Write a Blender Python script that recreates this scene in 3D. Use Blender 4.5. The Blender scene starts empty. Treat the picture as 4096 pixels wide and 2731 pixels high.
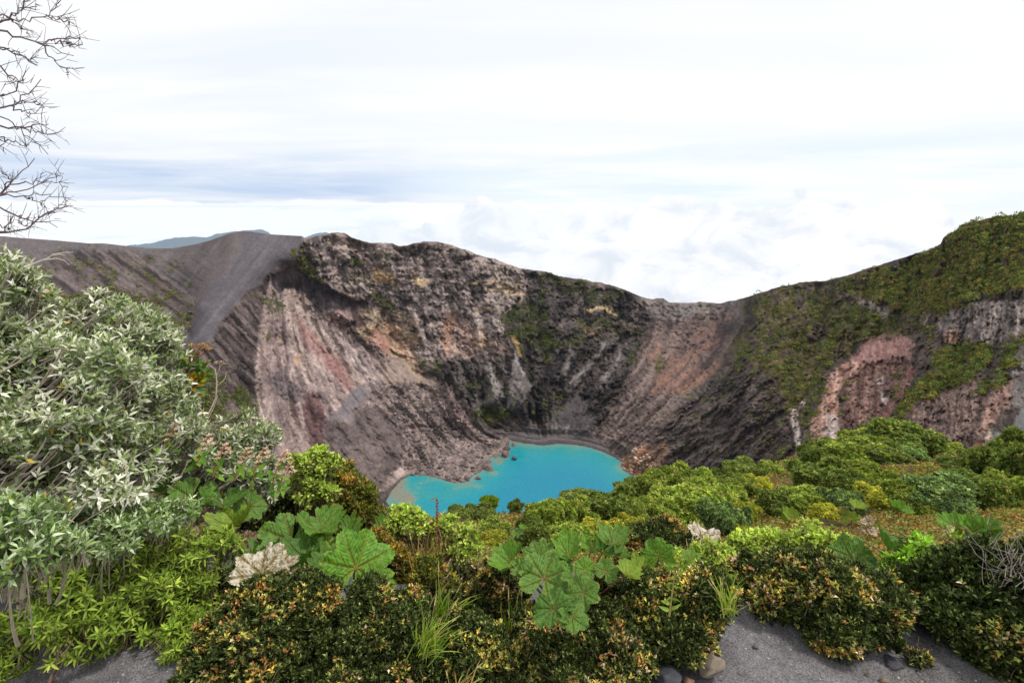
import bpy, math, random
import numpy as np
from mathutils import Vector, Matrix
random.seed(7)
RNG = np.random.default_rng(11)
SC = bpy.context.scene
COL = SC.collection

# ------------------------------------------------------------------ camera
F = 500.0                                   # focal length in pixels of a 1024 wide frame
PITCH = math.radians(15.2)
cam_d = bpy.data.cameras.new("camera")
cam_d.sensor_width = 36.0
cam_d.lens = 36.0 * F / 1024.0
cam_d.clip_start = 0.05
cam_d.clip_end = 120000.0
cam = bpy.data.objects.new("camera", cam_d)
COL.objects.link(cam)
cam.location = (0, 0, 0)
cam.rotation_euler = (math.radians(90) - PITCH, 0, 0)
SC.camera = cam
SC.render.resolution_x, SC.render.resolution_y = 1024, 682

# ------------------------------------------------------------------ light
SUN_EL, SUN_AZ = math.radians(61), math.radians(92)      # azimuth from +Y towards +X
SC.view_settings.view_transform = 'Standard'
SC.view_settings.look = 'None'
SC.view_settings.exposure = 0.0
SC.view_settings.gamma = 1.0
SC.cycles.max_bounces = 4
SC.cycles.diffuse_bounces = 1
SC.cycles.glossy_bounces = 2
SC.cycles.transmission_bounces = 3
SC.cycles.volume_bounces = 0
SC.cycles.use_denoising = True

sun_d = bpy.data.lights.new("sun", 'SUN')
sun_d.energy = 2.5
sun_d.angle = math.radians(6)
sun_d.color = (1.0, 0.96, 0.9)
sun = bpy.data.objects.new("sun", sun_d)
COL.objects.link(sun)
sd = Vector((math.sin(SUN_AZ) * math.cos(SUN_EL), math.cos(SUN_AZ) * math.cos(SUN_EL), math.sin(SUN_EL)))
sun.rotation_euler = sd.to_track_quat('Z', 'Y').to_euler()


class NG:
    """tiny helper for wiring shader nodes"""
    def __init__(self, tree):
        self.t = tree
        tree.nodes.clear()

    def n(self, typ, **kw):
        nd = self.t.nodes.new(typ)
        for k, v in kw.items():
            setattr(nd, k, v)
        return nd

    def put(self, sock, v):
        if isinstance(v, bpy.types.NodeSocket):
            self.t.links.new(v, sock)
        elif v is not None:
            sock.default_value = v

    def m(self, op, a, b=None, c=None, clamp=False):
        nd = self.n('ShaderNodeMath', operation=op, use_clamp=clamp)
        self.put(nd.inputs[0], a)
        if b is not None:
            self.put(nd.inputs[1], b)
        if c is not None:
            self.put(nd.inputs[2], c)
        return nd.outputs[0]

    def ss(self, x, lo, hi):
        nd = self.n('ShaderNodeMapRange', interpolation_type='SMOOTHSTEP')
        self.put(nd.inputs[0], x)
        self.put(nd.inputs[1], lo)
        self.put(nd.inputs[2], hi)
        return nd.outputs[0]

    def mr(self, x, a, b, c, d):
        nd = self.n('ShaderNodeMapRange')
        for i, v in enumerate((x, a, b, c, d)):
            self.put(nd.inputs[i], v)
        return nd.outputs[0]

    def mix(self, f, a, b, mode='MIX'):
        nd = self.n('ShaderNodeMix', data_type='RGBA', blend_type=mode)
        self.put(nd.inputs[0], f)
        self.put(nd.inputs[6], a)
        self.put(nd.inputs[7], b)
        return nd.outputs[2]

    def xyz(self, x, y, z):
        nd = self.n('ShaderNodeCombineXYZ')
        for i, v in enumerate((x, y, z)):
            self.put(nd.inputs[i], v)
        return nd.outputs[0]

    def noise(self, vec, scale, detail=4, rough=0.55, dist=0.0, out=0):
        nd = self.n('ShaderNodeTexNoise')
        self.put(nd.inputs['Vector'], vec)
        nd.inputs['Scale'].default_value = scale
        nd.inputs['Detail'].default_value = detail
        nd.inputs['Roughness'].default_value = rough
        nd.inputs['Distortion'].default_value = dist
        return nd.outputs[out]


# ------------------------------------------------------------------ world
world = bpy.data.worlds.new("World")
SC.world = world
world.use_nodes = True
world.cycles.sampling_method = 'NONE'
g = NG(world.node_tree)
tc = g.n('ShaderNodeTexCoord')
sx = g.n('ShaderNodeSeparateXYZ')
g.put(sx.inputs[0], tc.outputs['Generated'])
X, Y, Z = sx.outputs
el = g.m('MULTIPLY', g.m('ARCSINE', g.m('MAXIMUM', g.m('MINIMUM', Z, 1.0), -1.0)), 57.2958)
az = g.m('MULTIPLY', g.m('ARCTAN2', X, Y), 57.2958)
sky = g.n('ShaderNodeTexSky', sky_type='NISHITA', sun_disc=False, sun_elevation=SUN_EL, sun_rotation=SUN_AZ,
          altitude=3400.0, air_density=1.0, dust_density=1.5, ozone_density=1.0)
# high veil of cloud: long streaks flattened towards the horizon, on a plane overhead
hz = g.m('ADD', g.m('MAXIMUM', Z, 0.0), 0.10)
pl = g.xyz(g.m('DIVIDE', X, hz), g.m('MULTIPLY', g.m('DIVIDE', Y, hz), 1.0), 0.0)
mp = g.n('ShaderNodeMapping')
g.put(mp.inputs[0], pl)
mp.inputs['Rotation'].default_value = (0, 0, math.radians(-28))
mp.inputs['Scale'].default_value = (0.35, 1.3, 1)
veil = g.noise(mp.outputs[0], 1.0, 5, 0.5, 0.4)
veil_m = g.ss(veil, 0.42, 0.68)
sideL = g.ss(az, 26.0, -38.0)
white = (10.6, 10.65, 10.7, 1)
pale = (9.2, 9.8, 10.4, 1)
c = g.mix(g.m('MULTIPLY', veil_m, g.mr(sideL, 0, 1, 0.35, 1.0)), white, pale)
# grey-blue stratus bands low on the left
st = g.xyz(g.m('MULTIPLY', az, 0.045), g.m('MULTIPLY', el, 0.46), 3.1)
stn = g.noise(st, 1.0, 5, 0.55, 0.5)
wob = g.noise(g.xyz(g.m('MULTIPLY', az, 0.06), 0.0, 8.0), 1.0, 4, 0.6)
elw = g.m('ADD', el, g.mr(wob, 0.3, 0.7, -0.8, 0.8))
band = g.m('MULTIPLY', g.ss(elw, 0.25, 0.6), g.ss(elw, 7.5, 1.6))
band = g.m('MULTIPLY', band, g.ss(az, 4.0, -18.0))
bandm = g.m('MULTIPLY', band, g.mr(stn, 0.36, 0.60, 0.30, 1.0), clamp=True)
c = g.mix(bandm, c, (5.6, 6.9, 9.2, 1))
# pale bluish gap right of centre above the cumulus
band2 = g.m('MULTIPLY', g.m('MULTIPLY', g.ss(el, -2.0, 1.0), g.ss(el, 9.0, 3.0)), g.ss(az, -22.0, 2.0))
c = g.mix(g.m('MULTIPLY', band2, g.mr(stn, 0.42, 0.66, 0.1, 1.0), clamp=True), c, (8.5, 9.6, 10.7, 1))
# sea of cloud and cumulus towers near the horizon
lowm = g.ss(el, 0.35, -0.5)
lown = g.noise(g.xyz(g.m('MULTIPLY', az, 0.11), g.m('MULTIPLY', el, 0.9), 1.0), 1.0, 6, 0.6, 0.6)
lowc = g.mix(g.ss(lown, 0.5, 0.68), (13.0, 12.5, 12.0, 1), (10.6, 10.8, 11.2, 1))
c = g.mix(g.m('MULTIPLY', lowm, g.ss(az, 30.0, -5.0)), c, lowc)
cb = g.noise(g.xyz(g.m('MULTIPLY', az, 0.14), g.m('MULTIPLY', el, 0.15), 5.0), 1.0, 2, 0.5)
cn = g.n('ShaderNodeTexVoronoi', feature='SMOOTH_F1')
g.put(cn.inputs['Vector'], g.xyz(g.m('MULTIPLY', az, 0.55), g.m('MULTIPLY', el, 0.62), 0.0))
cn.inputs['Smoothness'].default_value = 0.35
cn.inputs['Detail'].default_value = 3.0
cn.inputs['Roughness'].default_value = 0.55
topline = g.m('MULTIPLY', g.m('MULTIPLY', g.ss(az, -19.0, -3.0), g.ss(az, 44.0, 37.0)), 3.9)
topline = g.m('ADD', topline, g.mr(cb, 0.3, 0.7, -4.6, -0.9))
topline = g.m('ADD', topline, g.mr(cn.outputs['Distance'], 0.0, 0.7, 0.9, -0.9))
cum = g.ss(g.m('SUBTRACT', topline, el), -0.1, 0.35)
sh = g.noise(g.xyz(g.m('MULTIPLY', az, 0.17), g.m('MULTIPLY', el, 0.27), 2.0), 1.0, 6, 0.6, 0.5)
cumc = g.mix(g.ss(sh, 0.43, 0.68), (11.5, 11.35, 11.3, 1), (8.7, 9.1, 9.9, 1))
c = g.mix(cum, c, cumc)
# below the cloud deck the light coming back up is a little duller
c = g.mix(g.ss(el, -12.0, -30.0), c, (5.0, 5.2, 5.4, 1))
fin = g.mix(0.93, sky.outputs[0], c)
bg = g.n('ShaderNodeBackground')
g.put(bg.inputs[0], fin)
bg.inputs[1].default_value = 0.10
wo = g.n('ShaderNodeOutputWorld')
g.put(wo.inputs[0], bg.outputs[0])


# ------------------------------------------------------------------ helpers
def ray(px, py):
    """direction through a pixel of the 1024x682 frame, horizontal length 1"""
    px = np.asarray(px, float)
    py = np.asarray(py, float)
    x = (px - 512.0) / F
    up = -(py - 341.0) / F
    fy = math.cos(PITCH) + up * math.sin(PITCH)
    fz = -math.sin(PITCH) + up * math.cos(PITCH)
    h = np.hypot(x, fy)
    return x / h, fy / h, fz / h


def pt(px, py, R):
    a, b, c_ = ray(px, py)
    return np.stack([a * R, b * R, c_ * R], -1)


def lin(c3, k=1.08):
    c3 = np.asarray(c3, float) / 255.0
    return np.where(c3 <= 0.04045, c3 / 12.92, ((c3 + 0.055) / 1.055) ** 2.4) / k


def hsh(ix, iy, seed):
    h = (ix.astype(np.int64) * 374761393 + iy.astype(np.int64) * 668265263 + seed * 974634777) & 0xFFFFFFFF
    h = ((h ^ (h >> 13)) * 1274126177) & 0xFFFFFFFF
    h = ((h ^ (h >> 16)) * 2246822519) & 0xFFFFFFFF
    h = h ^ (h >> 15)
    return (h & 0xFFFFFF) / float(0xFFFFFF)


def vn(x, y, seed=0):
    x = np.asarray(x, float)
    y = np.asarray(y, float)
    ix = np.floor(x)
    iy = np.floor(y)
    fx = x - ix
    fy = y - iy
    fx = fx * fx * fx * (fx * (fx * 6 - 15) + 10)
    fy = fy * fy * fy * (fy * (fy * 6 - 15) + 10)
    ix = ix.astype(np.int64)
    iy = iy.astype(np.int64)
    a = hsh(ix, iy, seed)
    b = hsh(ix + 1, iy, seed)
    c_ = hsh(ix, iy + 1, seed)
    d = hsh(ix + 1, iy + 1, seed)
    return (a + (b - a) * fx) * (1 - fy) + (c_ + (d - c_) * fx) * fy


def fbm(x, y, seed=0, octv=4, gain=0.5):
    s = 0
    a = 1.0
    t = 0
    for i in range(octv):
        ang = 0.6 * i
        xr = x * math.cos(ang) - y * math.sin(ang) + 17.3 * i
        yr = x * math.sin(ang) + y * math.cos(ang) - 9.1 * i
        s = s + a * vn(xr, yr, seed + i * 7)
        t += a
        a *= gain
        x = x * 2.03
        y = y * 2.03
    return s / t


def fbma(x, y, seed=0, octv=3, gain=0.5):
    """fbm that keeps its axes (for stretched noise)"""
    s = 0
    a = 1.0
    t = 0
    for i in range(octv):
        s = s + a * vn(x + 17.3 * i, y - 9.1 * i, seed + i * 7)
        t += a
        a *= gain
        x = x * 2.03
        y = y * 2.03
    return s / t


def sstep(x, lo, hi):
    t = np.clip((x - lo) / (hi - lo), 0, 1)
    return t * t * (3 - 2 * t)


def tps_fit(P, v, lam=0.0):
    P = np.asarray(P, float)
    n = len(P)
    d = ((P[:, None] - P[None]) ** 2).sum(-1)
    K = np.where(d > 0, 0.5 * d * np.log(np.maximum(d, 1e-12)), 0) + lam * np.eye(n)
    A = np.zeros((n + 3, n + 3))
    A[:n, :n] = K
    A[:n, n] = 1
    A[:n, n + 1:] = P
    A[n, :n] = 1
    A[n + 1:, :n] = P.T
    w = np.linalg.solve(A, np.concatenate([v, [0, 0, 0]]))
    return P, w


def tps_eval(fit, x, y):
    P, w = fit
    out = w[-3] + w[-2] * x + w[-1] * y
    for (a, b), k in zip(P, w[:-3]):
        d = (x - a) ** 2 + (y - b) ** 2
        out = out + k * 0.5 * d * np.log(np.maximum(d, 1e-12))
    return out


def poly_sd(poly, x, y, closed=True):
    """signed distance to a polygon: negative inside"""
    P = np.asarray(poly, float)
    n = len(P)
    d = np.full(np.shape(x), 1e18)
    ins = np.zeros(np.shape(x), bool)
    for i in range(n if closed else n - 1):
        ax, ay = P[i]
        bx, by = P[(i + 1) % n]
        ex, ey = bx - ax, by - ay
        t = np.clip(((x - ax) * ex + (y - ay) * ey) / max(ex * ex + ey * ey, 1e-9), 0, 1)
        d = np.minimum(d, (x - ax - t * ex) ** 2 + (y - ay - t * ey) ** 2)
        if closed:
            cnd = (ay > y) != (by > y)
            xi = ax + (y - ay) * ex / (ey if abs(ey) > 1e-9 else 1e-9)
            ins ^= cnd & (x < xi)
    d = np.sqrt(d)
    return np.where(ins, -d, d) if closed else d


def new_mesh(name, V, faces, mat=None, col=None, smooth=False, attrs=None):
    """V (n,3); faces: one array or list of arrays of face indices; col (n,3) albedo per vertex"""
    if isinstance(faces, np.ndarray):
        faces = [faces]
    me = bpy.data.meshes.new(name)
    V = np.ascontiguousarray(V, np.float32)
    me.vertices.add(len(V))
    me.vertices.foreach_set('co', V.ravel())
    li = np.concatenate([f.ravel() for f in faces]).astype(np.int32)
    tot = np.concatenate([np.full(len(f), f.shape[1]) for f in faces]).astype(np.int32)
    st_ = np.concatenate([[0], np.cumsum(tot)[:-1]]).astype(np.int32)
    me.loops.add(len(li))
    me.loops.foreach_set('vertex_index', li)
    me.polygons.add(len(tot))
    me.polygons.foreach_set('loop_start', st_)
    if smooth:
        me.polygons.foreach_set('use_smooth', np.ones(len(tot), bool))
    if col is not None:
        a = me.attributes.new('Col', 'FLOAT_COLOR', 'POINT')
        cc = np.ones((len(V), 4), np.float32)
        cc[:, :3] = col
        a.data.foreach_set('color', cc.ravel())
    if attrs:
        for k, v in attrs.items():
            a = me.attributes.new(k, 'FLOAT', 'POINT')
            a.data.foreach_set('value', np.ascontiguousarray(v, np.float32))
    me.update(calc_edges=True)
    if mat:
        me.materials.append(mat)
    return me


def obj(name, me, parent=None, loc=(0, 0, 0)):
    o = bpy.data.objects.new(name, me)
    COL.objects.link(o)
    o.location = loc
    if parent:
        o.parent = parent
    return o


def tag(o, label, cat, group=None, kind=None):
    o['label'] = label
    o['category'] = cat
    if group:
        o['group'] = group
    if kind:
        o['kind'] = kind
    return o


def thing(name, loc, label, cat, group=None):
    o = bpy.data.objects.new(name, None)
    COL.objects.link(o)
    o.location = loc
    o.empty_display_size = 0.1
    return tag(o, label, cat, group)


def grid_faces(nr, nc):
    i = np.arange(nr * nc).reshape(nr, nc)
    return np.stack([i[:-1, :-1].ravel(), i[1:, :-1].ravel(), i[1:, 1:].ravel(), i[:-1, 1:].ravel()], 1)


# ------------------------------------------------------------------ materials
def rock_mat(name, bump_scale=0.35, bump_dist=0.6, rough=0.95, cvar=0.25):
    m = bpy.data.materials.new(name)
    m.use_nodes = True
    k = NG(m.node_tree)
    at = k.n('ShaderNodeAttribute', attribute_name='Col')
    ob = k.n('ShaderNodeTexCoord').outputs['Object']
    n1 = k.noise(ob, bump_scale, 6, 0.65)
    n2 = k.noise(ob, bump_scale * 0.23, 4, 0.6)
    var = k.m('MULTIPLY', k.mr(n1, 0.25, 0.75, 1 - cvar, 1 + cvar), k.mr(n2, 0.25, 0.75, 1 - cvar * 0.6, 1 + cvar * 0.6))
    v = k.n('ShaderNodeVectorMath', operation='SCALE')
    k.put(v.inputs[0], at.outputs['Color'])
    k.put(v.inputs['Scale'], var)
    b = k.n('ShaderNodeBump')
    b.inputs['Strength'].default_value = 0.6
    b.inputs['Distance'].default_value = bump_dist
    k.put(b.inputs['Height'], n1)
    p = k.n('ShaderNodeBsdfPrincipled')
    k.put(p.inputs['Base Color'], v.outputs[0])
    p.inputs['Roughness'].default_value = rough
    p.inputs['Specular IOR Level'].default_value = 0.15
    k.put(p.inputs['Normal'], b.outputs[0])
    o = k.n('ShaderNodeOutputMaterial')
    k.put(o.inputs[0], p.outputs[0])
    return m


def leaf_mat(name, rough=0.55, transl=0.25, spec=0.16, tscale=1.4, var=0.0):
    """leaf: albedo from the mesh, tinted by the object's own colour"""
    m = bpy.data.materials.new(name)
    m.use_nodes = True
    k = NG(m.node_tree)
    at = k.n('ShaderNodeAttribute', attribute_name='Col')
    oi = k.n('ShaderNodeObjectInfo')
    cc = k.mix(1.0, at.outputs['Color'], oi.outputs['Color'], 'MULTIPLY')
    if var:
        ob = k.n('ShaderNodeTexCoord').outputs['Object']
        nz = k.noise(ob, var, 3, 0.6)
        v = k.n('ShaderNodeVectorMath', operation='SCALE')
        k.put(v.inputs[0], cc)
        k.put(v.inputs['Scale'], k.mr(nz, 0.25, 0.75, 0.75, 1.25))
        cc = v.outputs[0]
    p = k.n('ShaderNodeBsdfPrincipled')
    k.put(p.inputs['Base Color'], cc)
    p.inputs['Roughness'].default_value = rough
    p.inputs['Specular IOR Level'].default_value = spec
    t = k.n('ShaderNodeBsdfTranslucent')
    tcx = k.n('ShaderNodeVectorMath', operation='MULTIPLY')
    k.put(tcx.inputs[0], cc)
    tcx.inputs[1].default_value = (tscale, tscale * 1.05, tscale * 0.6)
    k.put(t.inputs[0], tcx.outputs[0])
    mx = k.n('ShaderNodeMixShader')
    mx.inputs[0].default_value = transl
    k.put(mx.inputs[1], p.outputs[0])
    k.put(mx.inputs[2], t.outputs[0])
    o = k.n('ShaderNodeOutputMaterial')
    k.put(o.inputs[0], mx.outputs[0])
    return m


def flat_mat(name, rough=0.85, nscale=30.0, cvar=0.25, bump=0.01):
    return rock_mat(name, nscale, bump, rough, cvar)


M_ROCK = rock_mat('crater_rock')
M_LEAF = leaf_mat('leaf')
M_SCRUB = leaf_mat('scrub_leaf', 0.7, 0.15, 0.1)
M_BARK = flat_mat('bark', 0.9, 40.0, 0.3, 0.004)
M_STONE = rock_mat('stone', 25.0, 0.02, 0.9, 0.3)
# ------------------------------------------------------------------ crater terrain
LAKE_Z = -200.0


def c1(*P): return [(a / 6.271, 200 + b / 6.271) for a, b in P]
def c2(*P): return [(225 + a / 6.97, 212.5 + b / 6.97) for a, b in P]
def c3(*P): return [(450 + a / 5.973, 250 + b / 5.973) for a, b in P]
def c4(*P): return [(675 + a / 5.702, 200 + b / 5.702) for a, b in P]


SKYL = np.array([(-220, 224), (-60, 233), (5, 236), (21, 237.5), (56, 240), (89, 243), (104, 243), (121, 245), (151, 248), (172, 248),
    (194.5, 244), (210.5, 240), (226.5, 234), (235, 231.8), (242, 230.8), (250, 231.3), (271, 234), (290, 235), (302, 235.7), (304.5, 237.6), (308.5, 237.5),
    (320, 235.5), (332, 233), (337, 232), (344, 232.6), (351, 237), (370, 242), (393, 243.6), (399, 246), (414, 243), (427, 240.5),
    (436, 241), (454.5, 246), (476, 253.5), (493, 258.5), (505, 262.5), (520.5, 267.7), (542, 271), (567, 277), (600, 282),
    (627.5, 290), (641, 296), (652.6, 298.5), (663.5, 298.5), (669, 302), (689, 302.7), (699.5, 301.6), (718, 302.7),
    (734.6, 299.7), (744, 297.8), (757, 293), (780, 286), (805, 281.5), (824, 280), (840, 277), (861, 270), (889, 262),
    (913.5, 254), (934.6, 248), (941, 243), (943.3, 237), (955.6, 230), (973, 221), (999, 216), (1024, 213), (1250, 200)])
LAKE = [(510, 440), (520, 441.7), (542, 444.5), (559, 442.5), (584, 445), (600.7, 450), (614, 456), (621.6, 461), (620.8, 466),
    (629, 472.7), (642.5, 479.4), (660, 495), (640, 520), (560, 545), (470, 545), (405, 530), (392, 509.5), (385.6, 500.6), (391, 490),
    (401, 479), (410, 474.6), (423.5, 474.6), (434, 476), (453, 482), (466.7, 480.5), (472.6, 474.6), (483, 469), (492, 461),
    (485, 458), (497, 456.5), (503, 451), (508, 447)]
DEPTH = [(-160, 228, 900), (-60, 233, 880), (5, 236, 850), (60, 240, 780), (120, 245, 720), (172, 248, 690), (210, 240, 640), (247, 231, 600),
    (303, 236, 600), (340, 232, 620), (399, 246, 620), (430, 240, 620), (476, 253, 620), (520, 268, 630), (600, 282, 640),
    (665, 299, 650), (690, 303, 650), (739, 300, 610), (752, 295, 545), (780, 286, 520), (824, 280, 500), (889, 262, 470),
    (938, 247, 440), (945, 236, 430), (1000, 216, 420), (1100, 208, 400), (1220, 202, 380),
    (60, 280, 650), (100, 300, 600), (130, 330, 520), (150, 305, 570), (0, 350, 480), (0, 450, 330), (100, 400, 400), (-100, 400, 420), (-100, 300, 620),
    (205, 285, 540), (199, 305, 490), (196, 325, 455), (187, 345, 425), (180, 365, 400), (190, 295, 575), (182, 318, 535), (168, 345, 480),
    (250, 290, 500), (230, 330, 440), (220, 370, 400), (240, 390, 390),
    (288, 257, 560), (270, 273, 535), (261, 305, 495), (257, 340, 450), (254, 380, 410), (256, 420, 370), (264, 450, 340),
    (283, 275, 570), (300, 290, 570), (330, 308, 565), (275, 300, 545), (270, 340, 495), (268, 385, 440), (275, 430, 390),
    (290, 330, 520), (300, 380, 450), (320, 420, 400), (345, 450, 365),
    (400, 400, 432), (440, 400, 428), (420, 440, 390), (455, 440, 398),
    (350, 260, 605), (400, 290, 575), (430, 330, 535), (380, 330, 540), (350, 360, 490), (395, 370, 470), (450, 355, 490), (500, 330, 530), (470, 395, 440), (500, 400, 430),
    (520, 300, 585), (560, 320, 560), (600, 320, 580), (560, 370, 490), (480, 425, 412), (560, 415, 425), (600, 395, 450), (600, 360, 510),
    (650, 335, 590), (690, 330, 605), (650, 390, 460), (700, 365, 520), (726, 340, 555),
    (755, 320, 470), (742, 350, 425), (728, 378, 390), (690, 425, 365), (670, 455, 348), (800, 300, 475), (800, 350, 405), (800, 400, 330), (775, 440, 290),
    (720, 475, 295), (820, 450, 255), (900, 300, 420), (900, 350, 360), (900, 400, 290), (880, 440, 245), (960, 260, 410),
    (980, 320, 340), (1000, 380, 265), (1010, 430, 200), (1024, 460, 160), (950, 440, 215), (1100, 300, 320), (1100, 400, 215), (1220, 300, 290),
    (1220, 460, 120), (1024, 540, 110), (800, 540, 190), (680, 540, 240), (500, 575, 250), (200, 500, 290), (300, 540, 280), (350, 500, 315), (100, 560, 250), (-100, 560, 230)]
_t = np.array(LAKE)
_r = LAKE_Z / ray(_t[:, 0], _t[:, 1])[2]
shore_pts = [(a, b, r) for (a, b), r in zip(LAKE, _r)][::2]
DP = np.array(DEPTH + shore_pts)
FIT = tps_fit(DP[:, :2] / 100.0, np.log(DP[:, 2]), 2e-4)

FALL = {0: [(258, 300), (257, 340), (262, 400), (272, 450), (290, 500)],
    30: [(285, 290), (292, 340), (305, 400), (330, 450), (370, 500)],
    60: [(310, 300), (330, 350), (360, 400), (390, 440), (410, 470)],
    90: [(330, 250), (345, 300), (370, 350), (410, 400), (440, 440), (455, 478)],
    125: [(380, 250), (395, 300), (415, 350), (440, 390), (465, 430), (490, 450)],
    160: [(430, 250), (440, 300), (455, 350), (470, 400), (490, 430), (515, 441)],
    195: [(480, 260), (485, 310), (492, 360), (505, 400), (520, 425), (530, 443)],
    230: [(530, 275), (530, 320), (530, 370), (535, 400), (540, 425), (545, 444)],
    265: [(590, 285), (585, 330), (570, 380), (560, 420), (558, 443)],
    300: [(640, 300), (630, 340), (605, 385), (585, 420), (575, 444)],
    335: [(690, 305), (675, 345), (645, 390), (615, 425), (595, 448)],
    370: [(740, 310), (720, 350), (690, 390), (655, 425), (625, 455)],
    410: [(775, 300), (760, 350), (730, 400), (690, 445), (650, 475)],
    460: [(830, 290), (815, 350), (790, 400), (750, 450), (710, 500)],
    520: [(900, 270), (885, 340), (860, 400), (830, 450), (800, 500)],
    590: [(970, 240), (965, 320), (950, 390), (930, 450)],
    660: [(1060, 220), (1060, 320), (1050, 400)],
    -60: [(180, 340), (200, 400), (220, 470)], -160: [(60, 250), (80, 350), (100, 450)]}
fp = [(a, b, k) for k, L in FALL.items() for a, b in L]
fp = np.array(fp, float)
FITP = tps_fit(fp[:, :2] / 100.0, fp[:, 2], 2e-3)

gx = np.arange(-190, 1215.1, 1.1)
NR, NB = 330, 14
s = np.linspace(0, 1, NR)
ysky = np.interp(gx, SKYL[:, 0], SKYL[:, 1])
rockyskl = sstep(gx, 300, 340) * 1.0 + 0.05
ysky = ysky + (fbm(gx / 9.0, gx * 0, 3, 4, 0.6) - 0.5) * 2.6 * rockyskl
ybot = 566.0
PX = np.repeat(gx[None], NR, 0)
PY = ysky[None] + s[:, None] * (ybot - ysky[None])
R = np.exp(tps_eval(FIT, PX / 100, PY / 100))
PHI = tps_eval(FITP, PX / 100, PY / 100)
rz = ray(PX, PY)[2]
lake_sd = poly_sd(LAKE, PX, PY)                      # >0 outside

# --- colours and relief, region by region: each a patch of rock, ash or growth with its own shape
warp_x = (fbm(PX / 14, PY / 14, 21, 4, 0.6) - 0.5) * 16
warp_y = (fbm(PX / 14, PY / 14, 22, 4, 0.6) - 0.5) * 16
N_big = fbm(PX / 26, PY / 26, 1, 4)
N_mid = fbm(PX / 8, PY / 8, 2, 4, 0.6)
N_fin = fbm(PX / 2.6, PY / 2.6, 3, 3, 0.65)
N_gul = fbma((PHI + warp_x * 0.35) / 7.0, PY / 26.0, 4, 4, 0.62)
N_gulf = fbma((PHI + warp_x * 0.35) / 2.6, PY / 9.0, 5, 3, 0.62)
warp_x = warp_x + (N_fin - 0.5) * 7 + (N_mid - 0.5) * 8
warp_y = warp_y + (N_gulf - 0.5) * 16 + (N_gul - 0.5) * 12
N_wide = fbma(PHI / 19.0, PY / 120.0, 6, 3, 0.55)
ZZ = R * rz
# broken rock: creased noise, a little longer down the slope than across it
cu, cv_ = (PHI + warp_x * 0.6) / 9.0, (PY + warp_y * 0.6) / 15.0
CRAG = 0
for q_, (sc_, am_) in enumerate(((1.0, 1.0), (2.1, 0.62), (4.3, 0.42), (8.5, 0.25))):
    CRAG = CRAG + am_ * np.abs(2 * vn(cu * sc_ + 3.1 * q_, cv_ * sc_ + 7.7 * q_, 140 + q_) - 1)
CRAG = CRAG / 2.29                                     # 0 in the creases
strat = fbma(PX / 60.0 + N_mid, (ZZ + 0.02 * PX * 1.2) / 5.0 + N_mid * 2.5, 7, 3, 0.6)


def rot(x, y, deg):
    a = math.radians(deg)
    return x * math.cos(a) + y * math.sin(a), -x * math.sin(a) + y * math.cos(a)


def mask(poly, soft=4.0, wamt=1.0, grow=0.0):
    return sstep(-poly_sd(poly, PX + warp_x * wamt, PY + warp_y * wamt) + grow, -soft * 0.5, soft * 0.5)


def lmask(poly, width, soft=2.0, wamt=0.5):
    return sstep(width - poly_sd(poly, PX + warp_x * wamt, PY + warp_y * wamt, False), -soft, soft)


C = np.zeros(PX.shape + (3,))
DISP = np.zeros(PX.shape)
ROUGHM = np.ones(PX.shape)                            # how much relief the ground has here
FLUT = np.zeros(PX.shape)
STR = np.zeros(PX.shape)                              # bedding visible


def mixc(a, b, t):
    return a + (b - a) * t[..., None]


def pal(cols, t):
    """piecewise mix of colours along t in 0..1"""
    cols = np.array([lin(c_) for c_ in cols])
    t = np.clip(t, 0, 1) * (len(cols) - 1)
    i = np.minimum(t.astype(int), len(cols) - 2)
    return cols[i] + (cols[i + 1] - cols[i]) * (t - i)[..., None]


def sharpen(n, k=2.2):
    return np.clip((n - 0.5) * k + 0.5, 0, 1)


def paint(m, cols, t, amount=1.0, rough=None, flut=None, strat_=None):
    global C, ROUGHM, FLUT, STR
    m = m * amount
    C = mixc(C, pal(cols, t), m)
    if rough is not None:
        ROUGHM = ROUGHM + (rough - ROUGHM) * m
    if flut is not None:
        FLUT = FLUT + (flut - FLUT) * m
    if strat_ is not None:
        STR = STR + (strat_ - STR) * m


CRS = sharpen(CRAG + 0.12, 2.6)  # tones darken in the creases: crevice shade painted into the rock colour
tg = sharpen(0.40 * N_gul + 0.2 * N_gulf + 0.2 * N_fin + 0.2 * CRS, 3.2)
tn = sharpen(0.35 * N_mid + 0.3 * N_fin + 0.1 * N_gul + 0.25 * CRS, 3.2)
ts = sharpen(0.45 * strat + 0.25 * N_fin + 0.1 * N_gul + 0.2 * CRS, 3.2)
C = pal([(56, 49, 48), (84, 73, 69), (112, 99, 93)], tg)

# left bowl with rills
m_bowl = mask([(-250, 200), (5, 230), (151, 240), (205, 243), (212, 262), (203, 285), (190, 310), (178, 350), (120, 400), (-250, 420)], 6, 0.3)
u, v = rot(PX, PY, 34)
rill = fbma((u + warp_x) / 42.0, (v + warp_y * 0.18) / 3.9, 31, 3, 0.58) * 0.9 + 0.1 * CRS
paint(m_bowl, [(52, 45, 43), (88, 77, 74), (104, 94, 92)], sharpen(rill, 2.6), 1, 0.5)
m_ashl = mask([(-250, 200), (5, 230), (151, 240), (205, 243), (200, 262), (170, 258), (120, 252), (60, 250), (40, 262), (20, 290), (-250, 330)], 10, 0.4)
paint(m_ashl, [(92, 85, 86), (104, 97, 98)], N_fin, 0.85, 0.12)
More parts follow.
